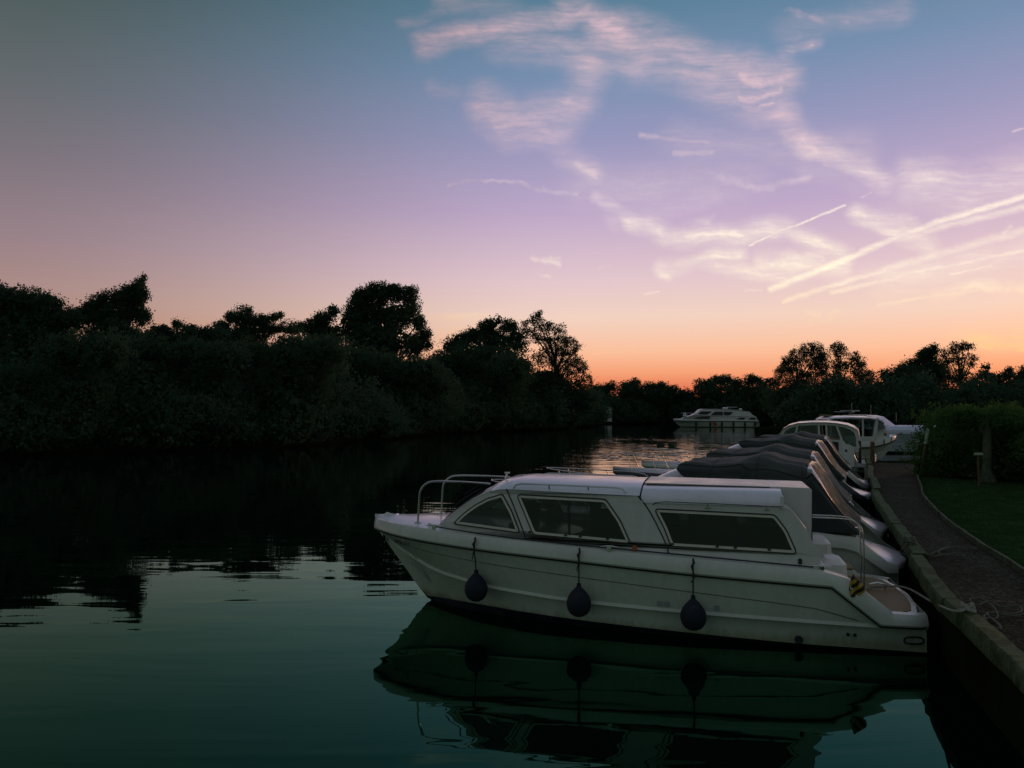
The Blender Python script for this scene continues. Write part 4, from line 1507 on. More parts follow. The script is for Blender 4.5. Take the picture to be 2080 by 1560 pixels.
def sedan_cruiser():
    L0 = at_y(1693, 938, 33.4)
    root = thing('sedan_cruiser', 'white saloon cruiser, open sided and bow to the right, beyond the quay end', 'boat', (L0.x, L0.y + 1.0, 0), R(-5))
    T = dict(
        hb=[(-1.0, .9), (-.8, 1.05), (0, 1.15), (1.6, 1.08), (2.3, .82), (2.75, .45), (2.98, .12), (3.05, 0)],
        zr=[(-1.0, .62), (1.5, .64), (2.3, .78), (3.05, .98)], zt=[(-1.0, .84), (1.5, .90), (2.4, 1.05), (3.05, 1.16)],
        zc=[(-1.0, .18), (1.5, .2), (2.4, .5), (3.05, .98)], bc=[(-1.0, .9), (0, 1.05), (1.6, .85), (2.3, .45), (2.75, .15), (3.05, 0)],
        zb=[(-1.0, .08), (3.05, .08)], bb=[(-1.0, .85), (0, 1.0), (1.6, .7), (2.3, .2), (2.5, 0), (3.05, 0)],
        zk=[(-1.0, -.2), (1.8, -.2), (2.4, .1), (2.8, .6), (3.0, .9), (3.05, .98)])
    us = [-1.0, -.8, -.4, .1, .5, 1.0, 1.6, 2.0, 2.3, 2.5, 2.65, 2.8, 2.9, 2.98, 3.03, 3.05]
    build_hull(root, T, us)
    deck_surface(T, us, camber=.05).obj('deck', M['roof'], root)
    for sg in (1, -1):
        pts = [(u, sg * (cosl(T['hb'], u) + .01), lerp(T['zr'], u) + .01) for u in us if u < 3.0]
        MB().tube(pts, .035, 6).obj('rubbing_band', M['groove'] if sg > 0 else M['groove'], root)
        for u in (2.2, 2.62):
            MB().tube([(u, sg * (cosl(T['hb'], u) + .02), lerp(T['zt'], u)), (u, sg * (cosl(T['hb'], u) + .05), lerp(T['zr'], u))], .02, 6).obj('rail_strap', M['groove'], root)
    # forecabin trunk
    b = MB().ribbon([(1.7, .9, .86), (1.75, 1.42, .70), (2.45, 1.40, .55), (2.55, 1.30, .5), (2.62, 1.02, .45)])
    tr = b.obj('forecabin', M['cabin'], root, sharp=30)
    for sg in (1, -1):
        MB().plate(round_poly([(2.12, 1.14), (2.42, 1.14), (2.42, 1.26), (2.12, 1.28)], .04), lambda x, z: sg * (.70 + .02 - (x - 1.75) * .21), .02).obj('cabin_window', M['glass'], tr)
    # roof and posts
    rows = []
    for x, z in ((-.05, 1.86), (0.0, 1.93), (.12, 1.975), (.8, 2.0), (1.6, 1.985), (1.95, 1.93), (2.12, 1.83), (2.18, 1.76)):
        rows.append([(x, 1.02 * s, z - .06 * abs(s) ** 3) for s in [1 - j / 5 for j in range(11)]])
    rows2 = [[(x, y, z - .055) for x, y, z in r] for r in rows]
    MB().grid(rows).grid(rows2).grid([rows[0], rows2[0]]).grid([rows[-1], rows2[-1]]).grid([[r[0] for r in rows], [r[0] for r in rows2]]).grid([[r[-1] for r in rows], [r[-1] for r in rows2]]).obj('roof', M['roof'], root, sharp=50)
    MB().box((.1, .0, 2.005), (.3, .9, .05), bev=.01).obj('roof_hatch', M['teak'], root)
    for sg in (1, -1):
        for x0, x1 in ((.0, .0), (1.32, 1.32), (1.72, 1.88)):
            MB().plate([(x0 - .035, .92), (x0 + .035, .92), (x1 + .035, 1.90), (x1 - .035, 1.90)], lambda x, z: sg * (1.0 - .02 * z), .05).obj('post', M['cabin'], root)
        MB().plate([(.04, 1.08), (1.72, 1.06), (1.72, 1.12), (.04, 1.14)], lambda x, z: sg * .985, .04).obj('side_rail', M['cabin'], root)
        MB().plate([(.05, 1.15), (1.28, 1.15), (1.28, 1.88), (.05, 1.86)], lambda x, z: sg * .965, .006).obj('pane', M['clear'], root)
        MB().plate([(1.38, 1.15), (1.70, 1.15), (1.84, 1.88), (1.38, 1.88)], lambda x, z: sg * .965, .006).obj('pane', M['clear'], root)
        MB().plate([(-.4, .84), (1.75, .84), (1.75, 1.08), (-.4, 1.10)], lambda x, z: sg * 1.0, .05).obj('cabin_side', M['cabin'], root)
        MB().plate([(1.82, 1.36), (2.26, 1.42), (2.12, 1.80), (1.95, 1.86)], lambda x, z: sg * (.93 - .22 * (x - 1.8)), .006).obj('quarter_light', M['clear'], root)
        MB().plate([(1.76, .9), (1.84, .9), (1.98, 1.9), (1.88, 1.9)], lambda x, z: sg * .97, .05).obj('corner_post', M['cabin'], root)
    fr = MB()
    for s in (-.95, 0, .95):
        fr.tube([(2.42 - .12 * abs(s), .82 * s, 1.40), (2.14, .90 * s, 1.82)], .025, 6)
    fr.obj('windscreen_frame', M['cabin'], root)
    MB().grid([[(2.40 - .1 * abs(s), .80 * s, 1.41) for s in (-.95, -.5, 0, .5, .95)], [(2.13, .88 * s, 1.81) for s in (-.95, -.5, 0, .5, .95)]]).obj('windscreen', M['clear'], root)
    MB().box((1.45, .55, 1.02), (.16, .3, .45), bev=.05).obj('red_cover', M['red'], root)
    MB().box((.6, -.4, 1.05), (.9, .6, .3), bev=.06).obj('seat', M['interior'], root)
    MB().box((1.5, -.4, 1.2), (.3, .6, .5), bev=.08).obj('seat', M['interior'], root)
    return root


sedan_cruiser()


def lavender_boat():
    p = at_y(1806, 930, 41)
    root = thing('foredeck_cruiser', 'pale lavender cruiser behind the saloon boat, its broad foredeck facing the hedge', 'boat', (p.x - .7, p.y + 1.6, 0), R(-42))
    T = dict(
        hb=[(-1, 1.1), (1, 1.35), (2.2, 1.2), (3.2, .8), (3.8, .35), (4.05, 0)], zr=[(-1, .95), (4.05, 1.02)], zt=[(-1, 1.2), (4.05, 1.22)],
        zc=[(-1, .3), (1.5, .35), (3, .6), (4.05, 1.02)], bc=[(-1, 1.0), (1, 1.2), (2.2, .9), (3.2, .4), (3.8, .1), (4.05, 0)],
        zb=[(-1, .1), (4.05, .1)], bb=[(-1, .95), (1, 1.1), (2.2, .7), (3.2, .1), (3.4, 0), (4.05, 0)], zk=[(-1, -.3), (2.6, -.3), (3.3, .1), (3.8, .75), (4.0, .98), (4.05, 1.02)])
    us = [-1, -.5, 0, .5, 1, 1.6, 2.2, 2.7, 3.2, 3.5, 3.8, 3.95, 4.05]
    build_hull(root, T, us, 'bluehull')
    deck_surface(T, us, camber=.22).obj('foredeck', M['bluehull'], root)
    b = MB().ribbon([(-.8, 1.1, 1.0), (-.8, 1.92, .85), (-.6, 1.97, .85), (.5, 1.95, .8), (.9, 1.86, .78), (1.5, 1.36, .85)])
    b.obj('wheelhouse', M['cabin'], root, sharp=30)
    for sg in (1, -1):
        MB().plate([(-.6, 1.5), (.8, 1.5), (.66, 1.84), (-.6, 1.86)], lambda x, z: sg * (.99 - .1 * (z - 1.2) / .8), .01).obj('side_window', M['glass'], root)
    MB().grid([[(.96, y, 1.83) for y in (-.72, 0, .72)], [(1.46, y, 1.42) for y in (-.78, 0, .78)]]).obj('windscreen', M['glass'], root)
    MB().tube([(-.5, -.3, 1.9), (-.5, -.3, 2.16)], .03, 6).box((-.5, -.3, 2.18), (.7, 1.0, .05), bev=.02).tube([(-.75, .3, 1.9), (-.75, .3, 2.10)], .03, 6).box((-1.0, .3, 2.12), (.9, .7, .05), bev=.02).obj('roof_board', M['grey'], root)
    for x, y, h in ((.3, .6, 2.5), (-.3, -.6, 2.6), (1.9, -.5, 2.1)):
        MB().tube([(x, y, 1.6), (x, y, h)], .012, 6).obj('mast', M['steel'], root)
    return root


lavender_boat()

# ---- hire cruiser on the far side of the river
KS = 97 / 1600


def hx(x):
    return (1460 - x) * KS


def hz(y):
    return (867.5 - y) * KS


def far_cruiser():
    p = at_y(1460, 867.5, 97)
    root = thing('hire_cruiser', 'long white two-deck hire cruiser lying across the far reach of the river', 'boat', (p.x, p.y + 1.5, 0), PI + R(-4))
    T = dict(
        hb=[(hx(1545), 1.0), (hx(1541), 1.45), (hx(1530), 1.65), (hx(1440), 1.7), (hx(1410), 1.4), (hx(1390), .8), (hx(1378), .25), (hx(1374), 0)],
        zr=[(hx(1545), .50), (hx(1538), .68), (hx(1530), .73), (hx(1374), .78)], zt=[(hx(1545), .56), (hx(1538), .80), (hx(1530), .9), (hx(1390), .95), (hx(1374), .98)],
        zc=[(hx(1545), .2), (hx(1420), .25), (hx(1390), .5), (hx(1374), .78)], bc=[(hx(1545), .95), (hx(1530), 1.55), (hx(1440), 1.5), (hx(1410), 1.0), (hx(1390), .4), (hx(1374), 0)],
        zb=[(hx(1545), .05), (hx(1374), .05)], bb=[(hx(1545), .9), (hx(1530), 1.5), (hx(1440), 1.4), (hx(1410), .8), (hx(1390), .1), (hx(1386), 0), (hx(1374), 0)],
        zk=[(hx(1545), -.3), (hx(1396), -.3), (hx(1387), .05), (hx(1378), .6), (hx(1374), .78)])
    us = [hx(x) for x in (1545, 1543, 1541, 1538, 1534, 1530, 1500, 1470, 1440, 1420, 1405, 1395, 1388, 1383, 1379, 1376, 1374)]
    build_hull(root, T, us)
    deck_surface(T, us, camber=.08).obj('deck', M['cabin'], root)
    for sg in (1, -1):
        MB().tube([(u, sg * (cosl(T['hb'], u) + .01), lerp(T['zr'], u)) for u in us[1:-1]], .045, 6).obj('rubbing_band', M['groove'], root)
    pr = [(1543, 857, 1.3), (1537, 846, 1.3), (1530, 842, 1.25), (1525, 836, 1.15), (1500, 832, 1.15), (1470, 830.3, 1.1), (1432, 830, 1.0), (1426, 832, 1.0), (1419, 839, 1.15), (1411, 843, 1.2), (1400, 846, .95), (1392, 849, .7), (1388, 853, .55), (1388, 856, .6), (1410, 857, 1.15), (1440, 857, 1.45)]
    pr = [(hx(x), hz(y), w) for x, y, w in pr]
    MB().ribbon(pr).obj('superstructure', M['cabin'], root, sharp=24)

    def ys(x, z):
        return 1.42 - .22 * (z - .7) if False else 0
    wp = lambda l: [(hx(x), hz(y)) for x, y in l]
    wins = [(wp([(1446, 843), (1455, 835.5), (1471, 835.5), (1471, 843)]), 1.17), (wp([(1473, 843), (1473, 835.5), (1491, 836.5), (1485, 843)]), 1.19),
            (wp([(1411, 850.5), (1420, 847), (1445, 845), (1444, 850)]), 1.30), (wp([(1497, 852.5), (1504, 848), (1515, 847.5), (1513, 852.5)]), 1.27), (wp([(1521, 852.5), (1526, 847.8), (1535, 847.8), (1535, 852.5)]), 1.29),
            (wp([(1421, 841), (1428, 835), (1449, 835.2), (1440, 841.5)]), 1.13)]
    for poly, y in wins:
        for sg in (1, -1):
            MB().plate(round_poly(poly, .06, 2), lambda x, z: sg * (y + .10), .14).obj('window', M['interior'], root)
    for x in (1416, 1444, 1467, 1490, 1513, 1533):
        u = hx(x)
        y = cosl(T['hb'], u) + .12
        MB().lathe([(.01, 0), (.11, .06), (.13, .3), (.11, .52), (.03, .6), (.02, .75)], (u, y, .08), 10).obj('fender', M['groove'], root)
    MB().plate(wp([(1449, 857), (1455, 857), (1458, 863.5), (1452, 863.5)]), lambda x, z: cosl(T['hb'], x) - .01, .06).obj('hull_emblem', M['red'], root)
    MB().box((hx(1396.5), .3, hz(842.5)), (.45, .5, .62), bev=.18, taper=.7).obj('bow_locker', M['white_plastic'], root)
    MB().tube([(hx(1388), .5, hz(839)), (hx(1400), .8, hz(838.7)), (hx(1420), 1.1, hz(839))], .03, 6).tube([(hx(1400), .8, hz(848)), (hx(1400), .8, hz(838.7))], .025, 6).obj('bow_rail', M['steel'], root)
    MB().box((hx(1494), 0, hz(826.8)), (1.0, 1.4, .10), bev=.03).tube([(hx(1488), .5, hz(831)), (hx(1488), .5, hz(827))], .04, 6).tube([(hx(1490), -.5, hz(831)), (hx(1500), -.5, hz(827))], .04, 6).obj('flybridge_top', M['grey'], root)
    MB().box((hx(1480), 0, hz(829)), (.5, 1.2, .25), bev=.08).obj('flybridge_seat', M['white_plastic'], root)
    MB().box((hx(1510), .2, hz(831.2)), (.35, .5, .3), bev=.1).obj('flybridge_seat', M['white_plastic'], root)
    return root


far_cruiser()

# ---- pale things glimpsed on the banks
hut = thing('hut', 'small pale hut among the dark trees across the river', 'hut', (14.05, 119.6, .35))
MB().box((.1, 0, .97), (1.8, 1.6, 1.94)).obj('wall', M['white_plastic'], hut)
MB().ribbon([(-1.0, 1.95, 1.0), (-1.05, 2.05, 1.0), (0.1, 2.2, 1.0), (1.0, 2.1, 1.0), (1.0, 2.0, 1.0)]).obj('roof', M['grey'], hut)
MB().box((-.3, -.81, .7), (.5, .04, 1.3)).obj('door', M['grey'], hut)

p = at_y(1998, 850, 31)
cb = thing('motor_cruiser', 'white boat roof just showing over the top of the hedge', 'boat', (p.x, 31, 0), R(8))
MB().ribbon([(-2.2, -.1, .8), (-2.2, .9, .9), (2.2, 1.0, .5), (2.6, 1.05, .1), (2.2, -.1, .3)]).obj('hull', M['white'], cb, sharp=30)
MB().ribbon([(-.60, .9, .7), (-.52, 1.98, .6), (-.3, 2.09, .55), (.35, 2.08, .55), (.6, 1.95, .6), (.9, .95, .6)]).obj('cabin', M['white_plastic'], cb, sharp=30)
for sg in (1, -1):
    MB().plate([(-.4, 1.4), (.5, 1.4), (.42, 1.85), (-.36, 1.85)], lambda x, z: sg * (.72 - .07 * (z - 1)), .03).obj('window', M['glass'], cb)


# ------------------------------------------------------------------ trees, bushes, hedge
class Leaves:
    """leaf sprays of a crown, gathered lobe by lobe into one mesh"""

    def __init__(self, seed):
        self.r = np.random.default_rng(seed)
        self.q = []

    def lumps(self, p, k):
        r = self.r
        out = 0
        for _ in range(4):
            w = r.normal(size=3)
            w *= k * r.uniform(.7, 1.4) / np.linalg.norm(w)
            out = out + np.sin(p @ w + r.uniform(0, 6.28))
        return out / 2.2

    def lobe(self, c, rad, n, size, thin=1.0, inner=.5, spray=9, core=0.0):
        """n leaves in sprays through one lobe, its outline uneven, thinning so that light shows through"""
        r = self.r
        ns = max(4, n // spray)
        d = r.normal(size=(ns, 3))
        d /= np.linalg.norm(d, axis=1)[:, None] + 1e-9
        q = inner + (1 - inner) * r.random(ns) ** .55
        q *= 1 + .20 * self.lumps(d, 3.0) + .10 * self.lumps(d, 8.0)
        P = np.asarray(c) + d * q[:, None] * np.asarray(rad)
        P = np.repeat(P, spray, 0) + r.normal(size=(ns * spray, 3)) * size * np.array([.95, .95, .75])
        keep = self.lumps(P, .55 / size) > -.62 + .30 * (1 - thin)
        keep &= P[:, 2] > .05
        P = P[keep]
        self.put(P, size * r.uniform(.55, 1.35, len(P)))
        if core > 0:                                         # big inner leaves that close the heart of the crown
            m = int(core)
            d = r.normal(size=(m, 3))
            d /= np.linalg.norm(d, axis=1)[:, None] + 1e-9
            P = np.asarray(c) + d * (r.random(m) ** .4 * .72)[:, None] * np.asarray(rad)
            P = P[P[:, 2] > .05]
            self.put(P, size * r.uniform(2.2, 3.6, len(P)))

    def put(self, P, s):
        r = self.r
        n = len(P)
        if n == 0:
            return
        a = r.normal(size=(n, 3))
        a /= np.linalg.norm(a, axis=1)[:, None]
        b = np.cross(a, r.normal(size=(n, 3)))
        b /= np.linalg.norm(b, axis=1)[:, None] + 1e-9
        e, f = a * s[:, None] * .5, b * s[:, None] * r.uniform(.22, .40, n)[:, None]
        dr = np.zeros((n, 3))
        dr[:, 2] = -s * .10
        self.q.append(np.stack([P - e + dr, P + f, P + e + dr, P - f], 1))

    def obj(self, name, m, parent=None):
        V = np.concatenate(self.q).reshape(-1, 3).astype(np.float32)
        n = len(V) // 4
        me = bpy.data.meshes.new(name)
        me.vertices.add(len(V))
        me.vertices.foreach_set('co', V.ravel())
        me.loops.add(len(V))
        me.loops.foreach_set('vertex_index', np.arange(len(V), dtype=np.int32))
        me.polygons.add(n)
        me.polygons.foreach_set('loop_start', np.arange(0, len(V), 4, dtype=np.int32))
        me.update(calc_edges=True)
        me.materials.append(m)
        o = bpy.data.objects.new(name, me)
        COL.objects.link(o)
        if parent is not None:
            o.parent = parent
        return o


def make_tree(name, label, cat, Y, lobes, base_px=None, leaf=.2, dens=1.0, m='leaf', group=None, ground=.35, seed=1, deep=.75, trunk_r=None):
    """lobes: (x, y, rx, ry) of each leafy mass as sighted at distance Y; each gets real depth of its own"""
    rnd = random.Random(seed)
    k = Y / 1600
    bx = base_px if base_px is not None else sum(l[0] for l in lobes) / len(lobes)
    P0 = at_y(bx, 860, Y)
    P0.z = ground
    root = thing(name, label, cat, P0, 0, group)
    cb = Leaves(seed)
    cen = []
    for lx, ly, rx, ry in lobes:
        rm = (rx * k, max(rx, ry) * k * deep, ry * k)
        off = rnd.uniform(-1, 1) * min(rx, 60) * k * .55
        c = at_y(lx, ly, Y)
        s = (Y + off) / Y
        cw = Vector((c.x * s, Y + off, CAM_H + (c.z - CAM_H) * s)) - P0
        cen.append((cw, rm))
        lf = leaf * .66
        ar = rm[0] * rm[2] / (lf * lf)
        big = rx >= 55
        n = int((26 if big else 58) * (.4 + .6 * dens) * ar)
        cb.lobe(cw, rm, max(80, n), lf, thin=dens, inner=.62 if big else .45, core=ar * (5.0 if big else (2.6 if dens >= .9 else 0)))
    cb.obj('crown', M[m], root)
    tb = MB()
    top = max(c.z for c, r in cen)
    tr = trunk_r or max(.09, top * .022)
    mx = sum(c.x for c, r in cen) / len(cen)
    my = sum(c.y for c, r in cen) / len(cen)
    zs = [0, top * .12, top * .3, top * .5, top * .75]
    trunk = [Vector((mx * t ** 1.3 + rnd.uniform(-.1, .1), my * t + rnd.uniform(-.1, .1), z)) for z, t in zip(zs, (0, .1, .35, .6, .9))]
    tb.tube(trunk, [tr * 1.4, tr, tr * .85, tr * .6, tr * .25], 8)
    for c, r in cen:
        if c.z < top * .25:
            continue
        z0 = min(c.z * .62, top * .6)
        j = max(0, min(3, sum(1 for z in zs if z <= z0) - 1))
        f = (z0 - zs[j]) / (zs[j + 1] - zs[j])
        s = trunk[j].lerp(trunk[j + 1], f)
        mid = s.lerp(c, .5) + Vector((rnd.uniform(-.15, .15), rnd.uniform(-.15, .15), .1)) * max(.5, r[0] * .3)
        tb.tube([s, mid, c, c + Vector((rnd.uniform(-.5, .5) * r[0], 0, r[2] * .8))], [tr * .45, tr * .3, tr * .16, .01], 6)
    tb.obj('trunk', M['bark'], root)
    return root


T_ = make_tree
G_L = 'dark trees along the left bank'
T_('broadleaf_tree', 'broad domed tree filling the left edge of the photo', 'tree', 46, [(15, 612, 62, 42), (85, 622, 55, 38), (-40, 625, 60, 50), (118, 655, 34, 30), (40, 670, 95, 60), (110, 700, 60, 50), (30, 760, 120, 90), (-90, 680, 90, 90), (110, 780, 90, 70), (-60, 800, 90, 70), (146, 648, 24, 22)], leaf=.2, seed=11, group=G_L)
T_('broadleaf_tree', 'ragged tree with a tall leaning spike, beside the domed tree at the far left', 'tree', 48,
   [(190, 622, 24, 18), (212, 612, 24, 22), (240, 606, 18, 20), (262, 594, 20, 20), (281, 586, 15, 18), (290, 570, 8, 12), (286, 600, 17, 18), (275, 625, 28, 22), (245, 636, 45, 26), (205, 645, 50, 24), (290, 645, 14, 22), (175, 640, 22, 16), (160, 636, 18, 12), (230, 690, 75, 42), (230, 760, 90, 60)], 235, leaf=.19, seed=12, group=G_L)
T_('broadleaf_tree', 'low rounded tree just right of the ragged spike tree', 'tree', 50, [(330, 672, 24, 14), (358, 660, 10, 10), (305, 690, 40, 26), (345, 700, 40, 34), (390, 698, 45, 34), (420, 680, 40, 18), (385, 668, 14, 8), (350, 760, 90, 60)], 350, leaf=.2, seed=13, group=G_L)
T_('broadleaf_tree', 'tree with a flat arm of foliage reaching right, in the middle of the left bank', 'tree', 53,
   [(450, 664, 18, 14), (468, 645, 12, 12), (492, 648, 30, 24), (505, 630, 7, 8), (535, 650, 24, 12), (556, 643, 16, 7), (570, 638, 7, 5), (515, 672, 40, 26), (470, 690, 60, 30), (555, 668, 26, 12), (590, 668, 26, 14), (500, 750, 90, 60)], 490, leaf=.18, seed=14, group=G_L)
T_('broadleaf_tree', 'small bushy tree at the left foot of the tallest dome', 'tree', 72, [(655, 648, 22, 18), (676, 632, 12, 14), (636, 662, 22, 14), (610, 664, 20, 10), (655, 680, 50, 28), (640, 730, 60, 40)], 650, leaf=.26, seed=15, group=G_L)
T_('broadleaf_tree', 'tallest dome-shaped tree on the left bank', 'tree', 75,
   [(722, 630, 26, 34), (740, 604, 30, 26), (770, 596, 32, 24), (800, 592, 26, 20), (828, 598, 20, 22), (836, 624, 16, 24), (715, 662, 38, 34), (765, 640, 55, 36), (812, 640, 32, 30), (850, 655, 14, 20), (862, 680, 14, 18), (868, 700, 9, 10), (845, 700, 24, 28), (770, 690, 85, 44), (770, 770, 110, 70)], 780, leaf=.27, seed=16, group=G_L)
T_('broadleaf_tree', 'rounded tree between the tallest dome and the thin lacy tree', 'tree', 85,
   [(915, 704, 20, 16), (938, 692, 24, 18), (965, 680, 26, 18), (990, 662, 22, 16), (1008, 652, 14, 10), (1034, 662, 22, 14), (1000, 690, 50, 24), (1050, 690, 24, 26), (985, 725, 90, 34), (980, 790, 100, 60)], 985, leaf=.29, seed=17, group=G_L)
T_('broadleaf_tree', 'thin lacy tree at the right end of the left bank, sunset showing through it', 'tree', 89,
   [(1072, 662, 12, 16), (1090, 650, 14, 16), (1096, 638, 5, 8), (1112, 664, 14, 12), (1096, 680, 26, 18), (1136, 672, 13, 16), (1128, 694, 26, 16), (1156, 694, 14, 12), (1150, 712, 18, 12), (1172, 706, 10, 12), (1166, 730, 16, 14), (1182, 744, 12, 14), (1120, 722, 36, 22), (1150, 752, 34, 20), (1110, 780, 60, 40), (1185, 775, 22, 18)], 1120, leaf=.25, dens=.62, seed=18, group=G_L)
G_W = 'pale rounded willows low along the left bank'
T_('willow', 'rounded willow mound below the flat-armed tree on the left bank', 'tree', 49, [(590, 740, 55, 52), (520, 722, 58, 34), (590, 708, 42, 30), (655, 722, 50, 40), (560, 790, 60, 60), (625, 790, 52, 70), (590, 830, 80, 50)], 590, leaf=.19, m='willow', seed=21, group=G_W)
T_('willow', 'wide willow mound below the tallest dome', 'tree', 68, [(800, 775, 60, 50), (700, 735, 62, 44), (760, 745, 74, 40), (670, 770, 60, 50), (850, 760, 55, 40), (760, 810, 60, 50), (880, 800, 60, 50), (830, 830, 100, 40)], 830, leaf=.25, m='willow', seed=22, group=G_W)
T_('willow', 'willow mound below the rounded tree, nearer the right end of the left bank', 'tree', 80, [(960, 780, 55, 42), (900, 745, 58, 34), (960, 740, 58, 36), (1040, 750, 58, 34), (1010, 800, 55, 40), (930, 815, 50, 40), (985, 830, 90, 34)], 970, leaf=.28, m='willow', seed=23, group=G_W)
T_('willow', 'low willow mound under the lacy tree', 'tree', 90, [(1085, 800, 50, 34), (1140, 805, 50, 34), (1185, 815, 34, 28)], 1130, leaf=.3, m='willow', seed=24, group=G_W)
T_('willow', 'dark willow mound under the leaning spike tree', 'tree', 45, [(270, 770, 70, 60), (300, 712, 62, 36), (390, 716, 62, 34), (450, 726, 58, 36), (350, 790, 70, 60), (420, 780, 60, 55), (340, 840, 130, 50)], 340, leaf=.2, m='willow', seed=25, group=G_W)
T_('willow', 'dark willow mound at the water by the left edge', 'tree', 40, [(60, 790, 90, 70), (130, 715, 62, 44), (215, 715, 60, 44), (160, 800, 80, 60), (-60, 800, 90, 70), (100, 860, 150, 50)], 80, leaf=.19, m='willow', seed=26, group=G_W)

G_F = 'low trees on the far bank'
for i, (lab, lob) in enumerate((
        ('low far tree just right of the lacy tree', [(1222, 792, 20, 14), (1240, 786, 14, 12), (1205, 800, 22, 18), (1228, 825, 40, 30)]),
        ('pointed low far tree under the orange sky', [(1272, 786, 12, 12), (1290, 778, 12, 10), (1285, 795, 28, 18), (1290, 825, 40, 32)]),
        ('even low far tree right of the pointed one', [(1320, 786, 16, 10), (1345, 786, 16, 9), (1365, 792, 16, 10), (1335, 805, 36, 18), (1340, 830, 50, 30)]),
        ('lowest far tree at the dip in the skyline', [(1388, 800, 20, 12), (1375, 820, 34, 22), (1400, 812, 20, 16), (1395, 835, 40, 24)]),
        ('rounded far tree above the hire cruiser', [(1430, 785, 20, 16), (1452, 776, 20, 14), (1472, 774, 20, 13), (1494, 780, 16, 14), (1460, 800, 50, 24), (1470, 830, 60, 30)]),
        ('small far tree with an open round head, left of the tall pair', [(1526, 768, 12, 9), (1520, 776, 12, 8), (1540, 774, 10, 8), (1552, 780, 14, 8), (1530, 795, 24, 14), (1540, 825, 50, 34)]))):
    T_('broadleaf_tree', lab, 'tree', 124, lob, None, leaf=.34, dens=.9, seed=40 + i, group=G_F)
G_R = 'taller trees behind the hedge on the right'
for i, (lab, Y, d, lob) in enumerate((
        ('tall spreading tree, left half of the gapped group behind the wheelhouse boat', 100, .8, [(1585, 757, 12, 12), (1600, 738, 14, 13), (1616, 722, 14, 16), (1606, 745, 20, 16), (1640, 712, 18, 16), (1660, 716, 16, 20), (1652, 735, 26, 22), (1672, 740, 14, 26), (1618, 765, 32, 20), (1655, 768, 34, 22), (1575, 775, 16, 10), (1560, 778, 14, 8), (1620, 810, 70, 42)]),
        ('upright tree with a narrow head beside the gap', 98, .75, [(1700, 706, 13, 12), (1708, 720, 15, 16), (1698, 738, 12, 14), (1712, 744, 12, 12), (1702, 765, 16, 16), (1692, 790, 16, 16), (1712, 790, 20, 20), (1705, 825, 44, 34)]),
        ('pointed small tree right of the narrow-headed one', 99, .8, [(1738, 724, 8, 12), (1734, 738, 12, 14), (1750, 736, 9, 12), (1745, 756, 18, 14), (1764, 764, 14, 14), (1772, 780, 14, 12), (1745, 785, 30, 20), (1760, 825, 50, 34)]),
        ('sloping dense tree left of the second tall pair', 90, 1.0, [(1806, 764, 20, 14), (1830, 756, 20, 14), (1855, 744, 20, 16), (1878, 718, 16, 14), (1895, 712, 14, 12), (1884, 735, 28, 22), (1850, 770, 50, 26), (1900, 760, 30, 36), (1845, 815, 80, 44)]),
        ('tall open tree with sunset showing through, right of the sloping one', 86, .62, [(1926, 720, 14, 14), (1940, 704, 12, 10), (1956, 704, 14, 10), (1970, 704, 10, 7), (1948, 718, 20, 14), (1930, 742, 16, 14), (1960, 735, 16, 12), (1975, 726, 9, 8), (1972, 742, 9, 8), (1945, 762, 30, 16), (1965, 775, 22, 16), (1930, 785, 24, 18), (1950, 820, 60, 40)]),
        ('low uneven tree near the right edge of the photo', 84, .9, [(2000, 762, 16, 10), (2004, 748, 10, 8), (2022, 770, 16, 12), (2046, 762, 12, 12), (2052, 752, 7, 6), (2030, 788, 40, 20), (2030, 825, 60, 36)]),
        ('bushy tree cut off by the right edge', 80, 1.0, [(2078, 768, 22, 16), (2105, 756, 30, 26), (2090, 800, 50, 34), (2140, 780, 60, 60), (2100, 830, 70, 36)]))):
    T_('broadleaf_tree', lab, 'tree', Y, lob, None, leaf=.27, dens=d, seed=60 + i, group=G_R)

# waterside bushes that close the dark foot of both banks: one bush, copied
bb_ = Leaves(77)
rnd = random.Random(77)
for c, r in (((0, 0, 1.5), (2.6, 2.0, 1.8)), ((-1.5, .3, 1.2), (1.8, 1.5, 1.4)), ((1.6, -.2, 1.3), (1.7, 1.5, 1.5)), ((.4, .4, 2.5), (1.5, 1.3, 1.2)), ((-.8, -.9, .7), (1.7, 1.2, .9)), ((1.0, -.9, .7), (1.7, 1.2, .9))):
    bb_.lobe(c, r, int(1500 * r[0] * r[2] / 4), .20, inner=.55, core=260)
bush0 = thing('waterside_bush', 'dark rounded bush in the unlit mass at the water, foot of the left bank trees', 'bush', (0, 0, 0), 0, 'dark bushes at the foot of the left bank')
bb_.obj('foliage', M['willow'], bush0)
sb = MB()
for a in range(5):
    sb.tube([(.1 * math.cos(a * 1.3), .1 * math.sin(a * 1.3), -.2), (.5 * math.cos(a * 1.3), .5 * math.sin(a * 1.3), 1.0), (1.2 * math.cos(a * 1.3), 1.0 * math.sin(a * 1.3), 2.2)], [.06, .045, .015], 6)
sb.obj('stem', M['bark'], bush0)
spots = []
s = 22.0
LL = line_len(LB)
while s < LL - 30:
    p, a = along(LB, s)
    nx, ny = -math.sin(a), math.cos(a)
    d = rnd.uniform(.5, 1.3)
    spots.append((p[0] + nx * d, p[1] + ny * d, rnd.uniform(.85, 1.3), s))
    if rnd.random() < .8:
        d = rnd.uniform(4.5, 7)
        spots.append((p[0] + nx * d, p[1] + ny * d, rnd.uniform(1.2, 1.8), s))
    s += rnd.uniform(2.2, 3.2)
first = True
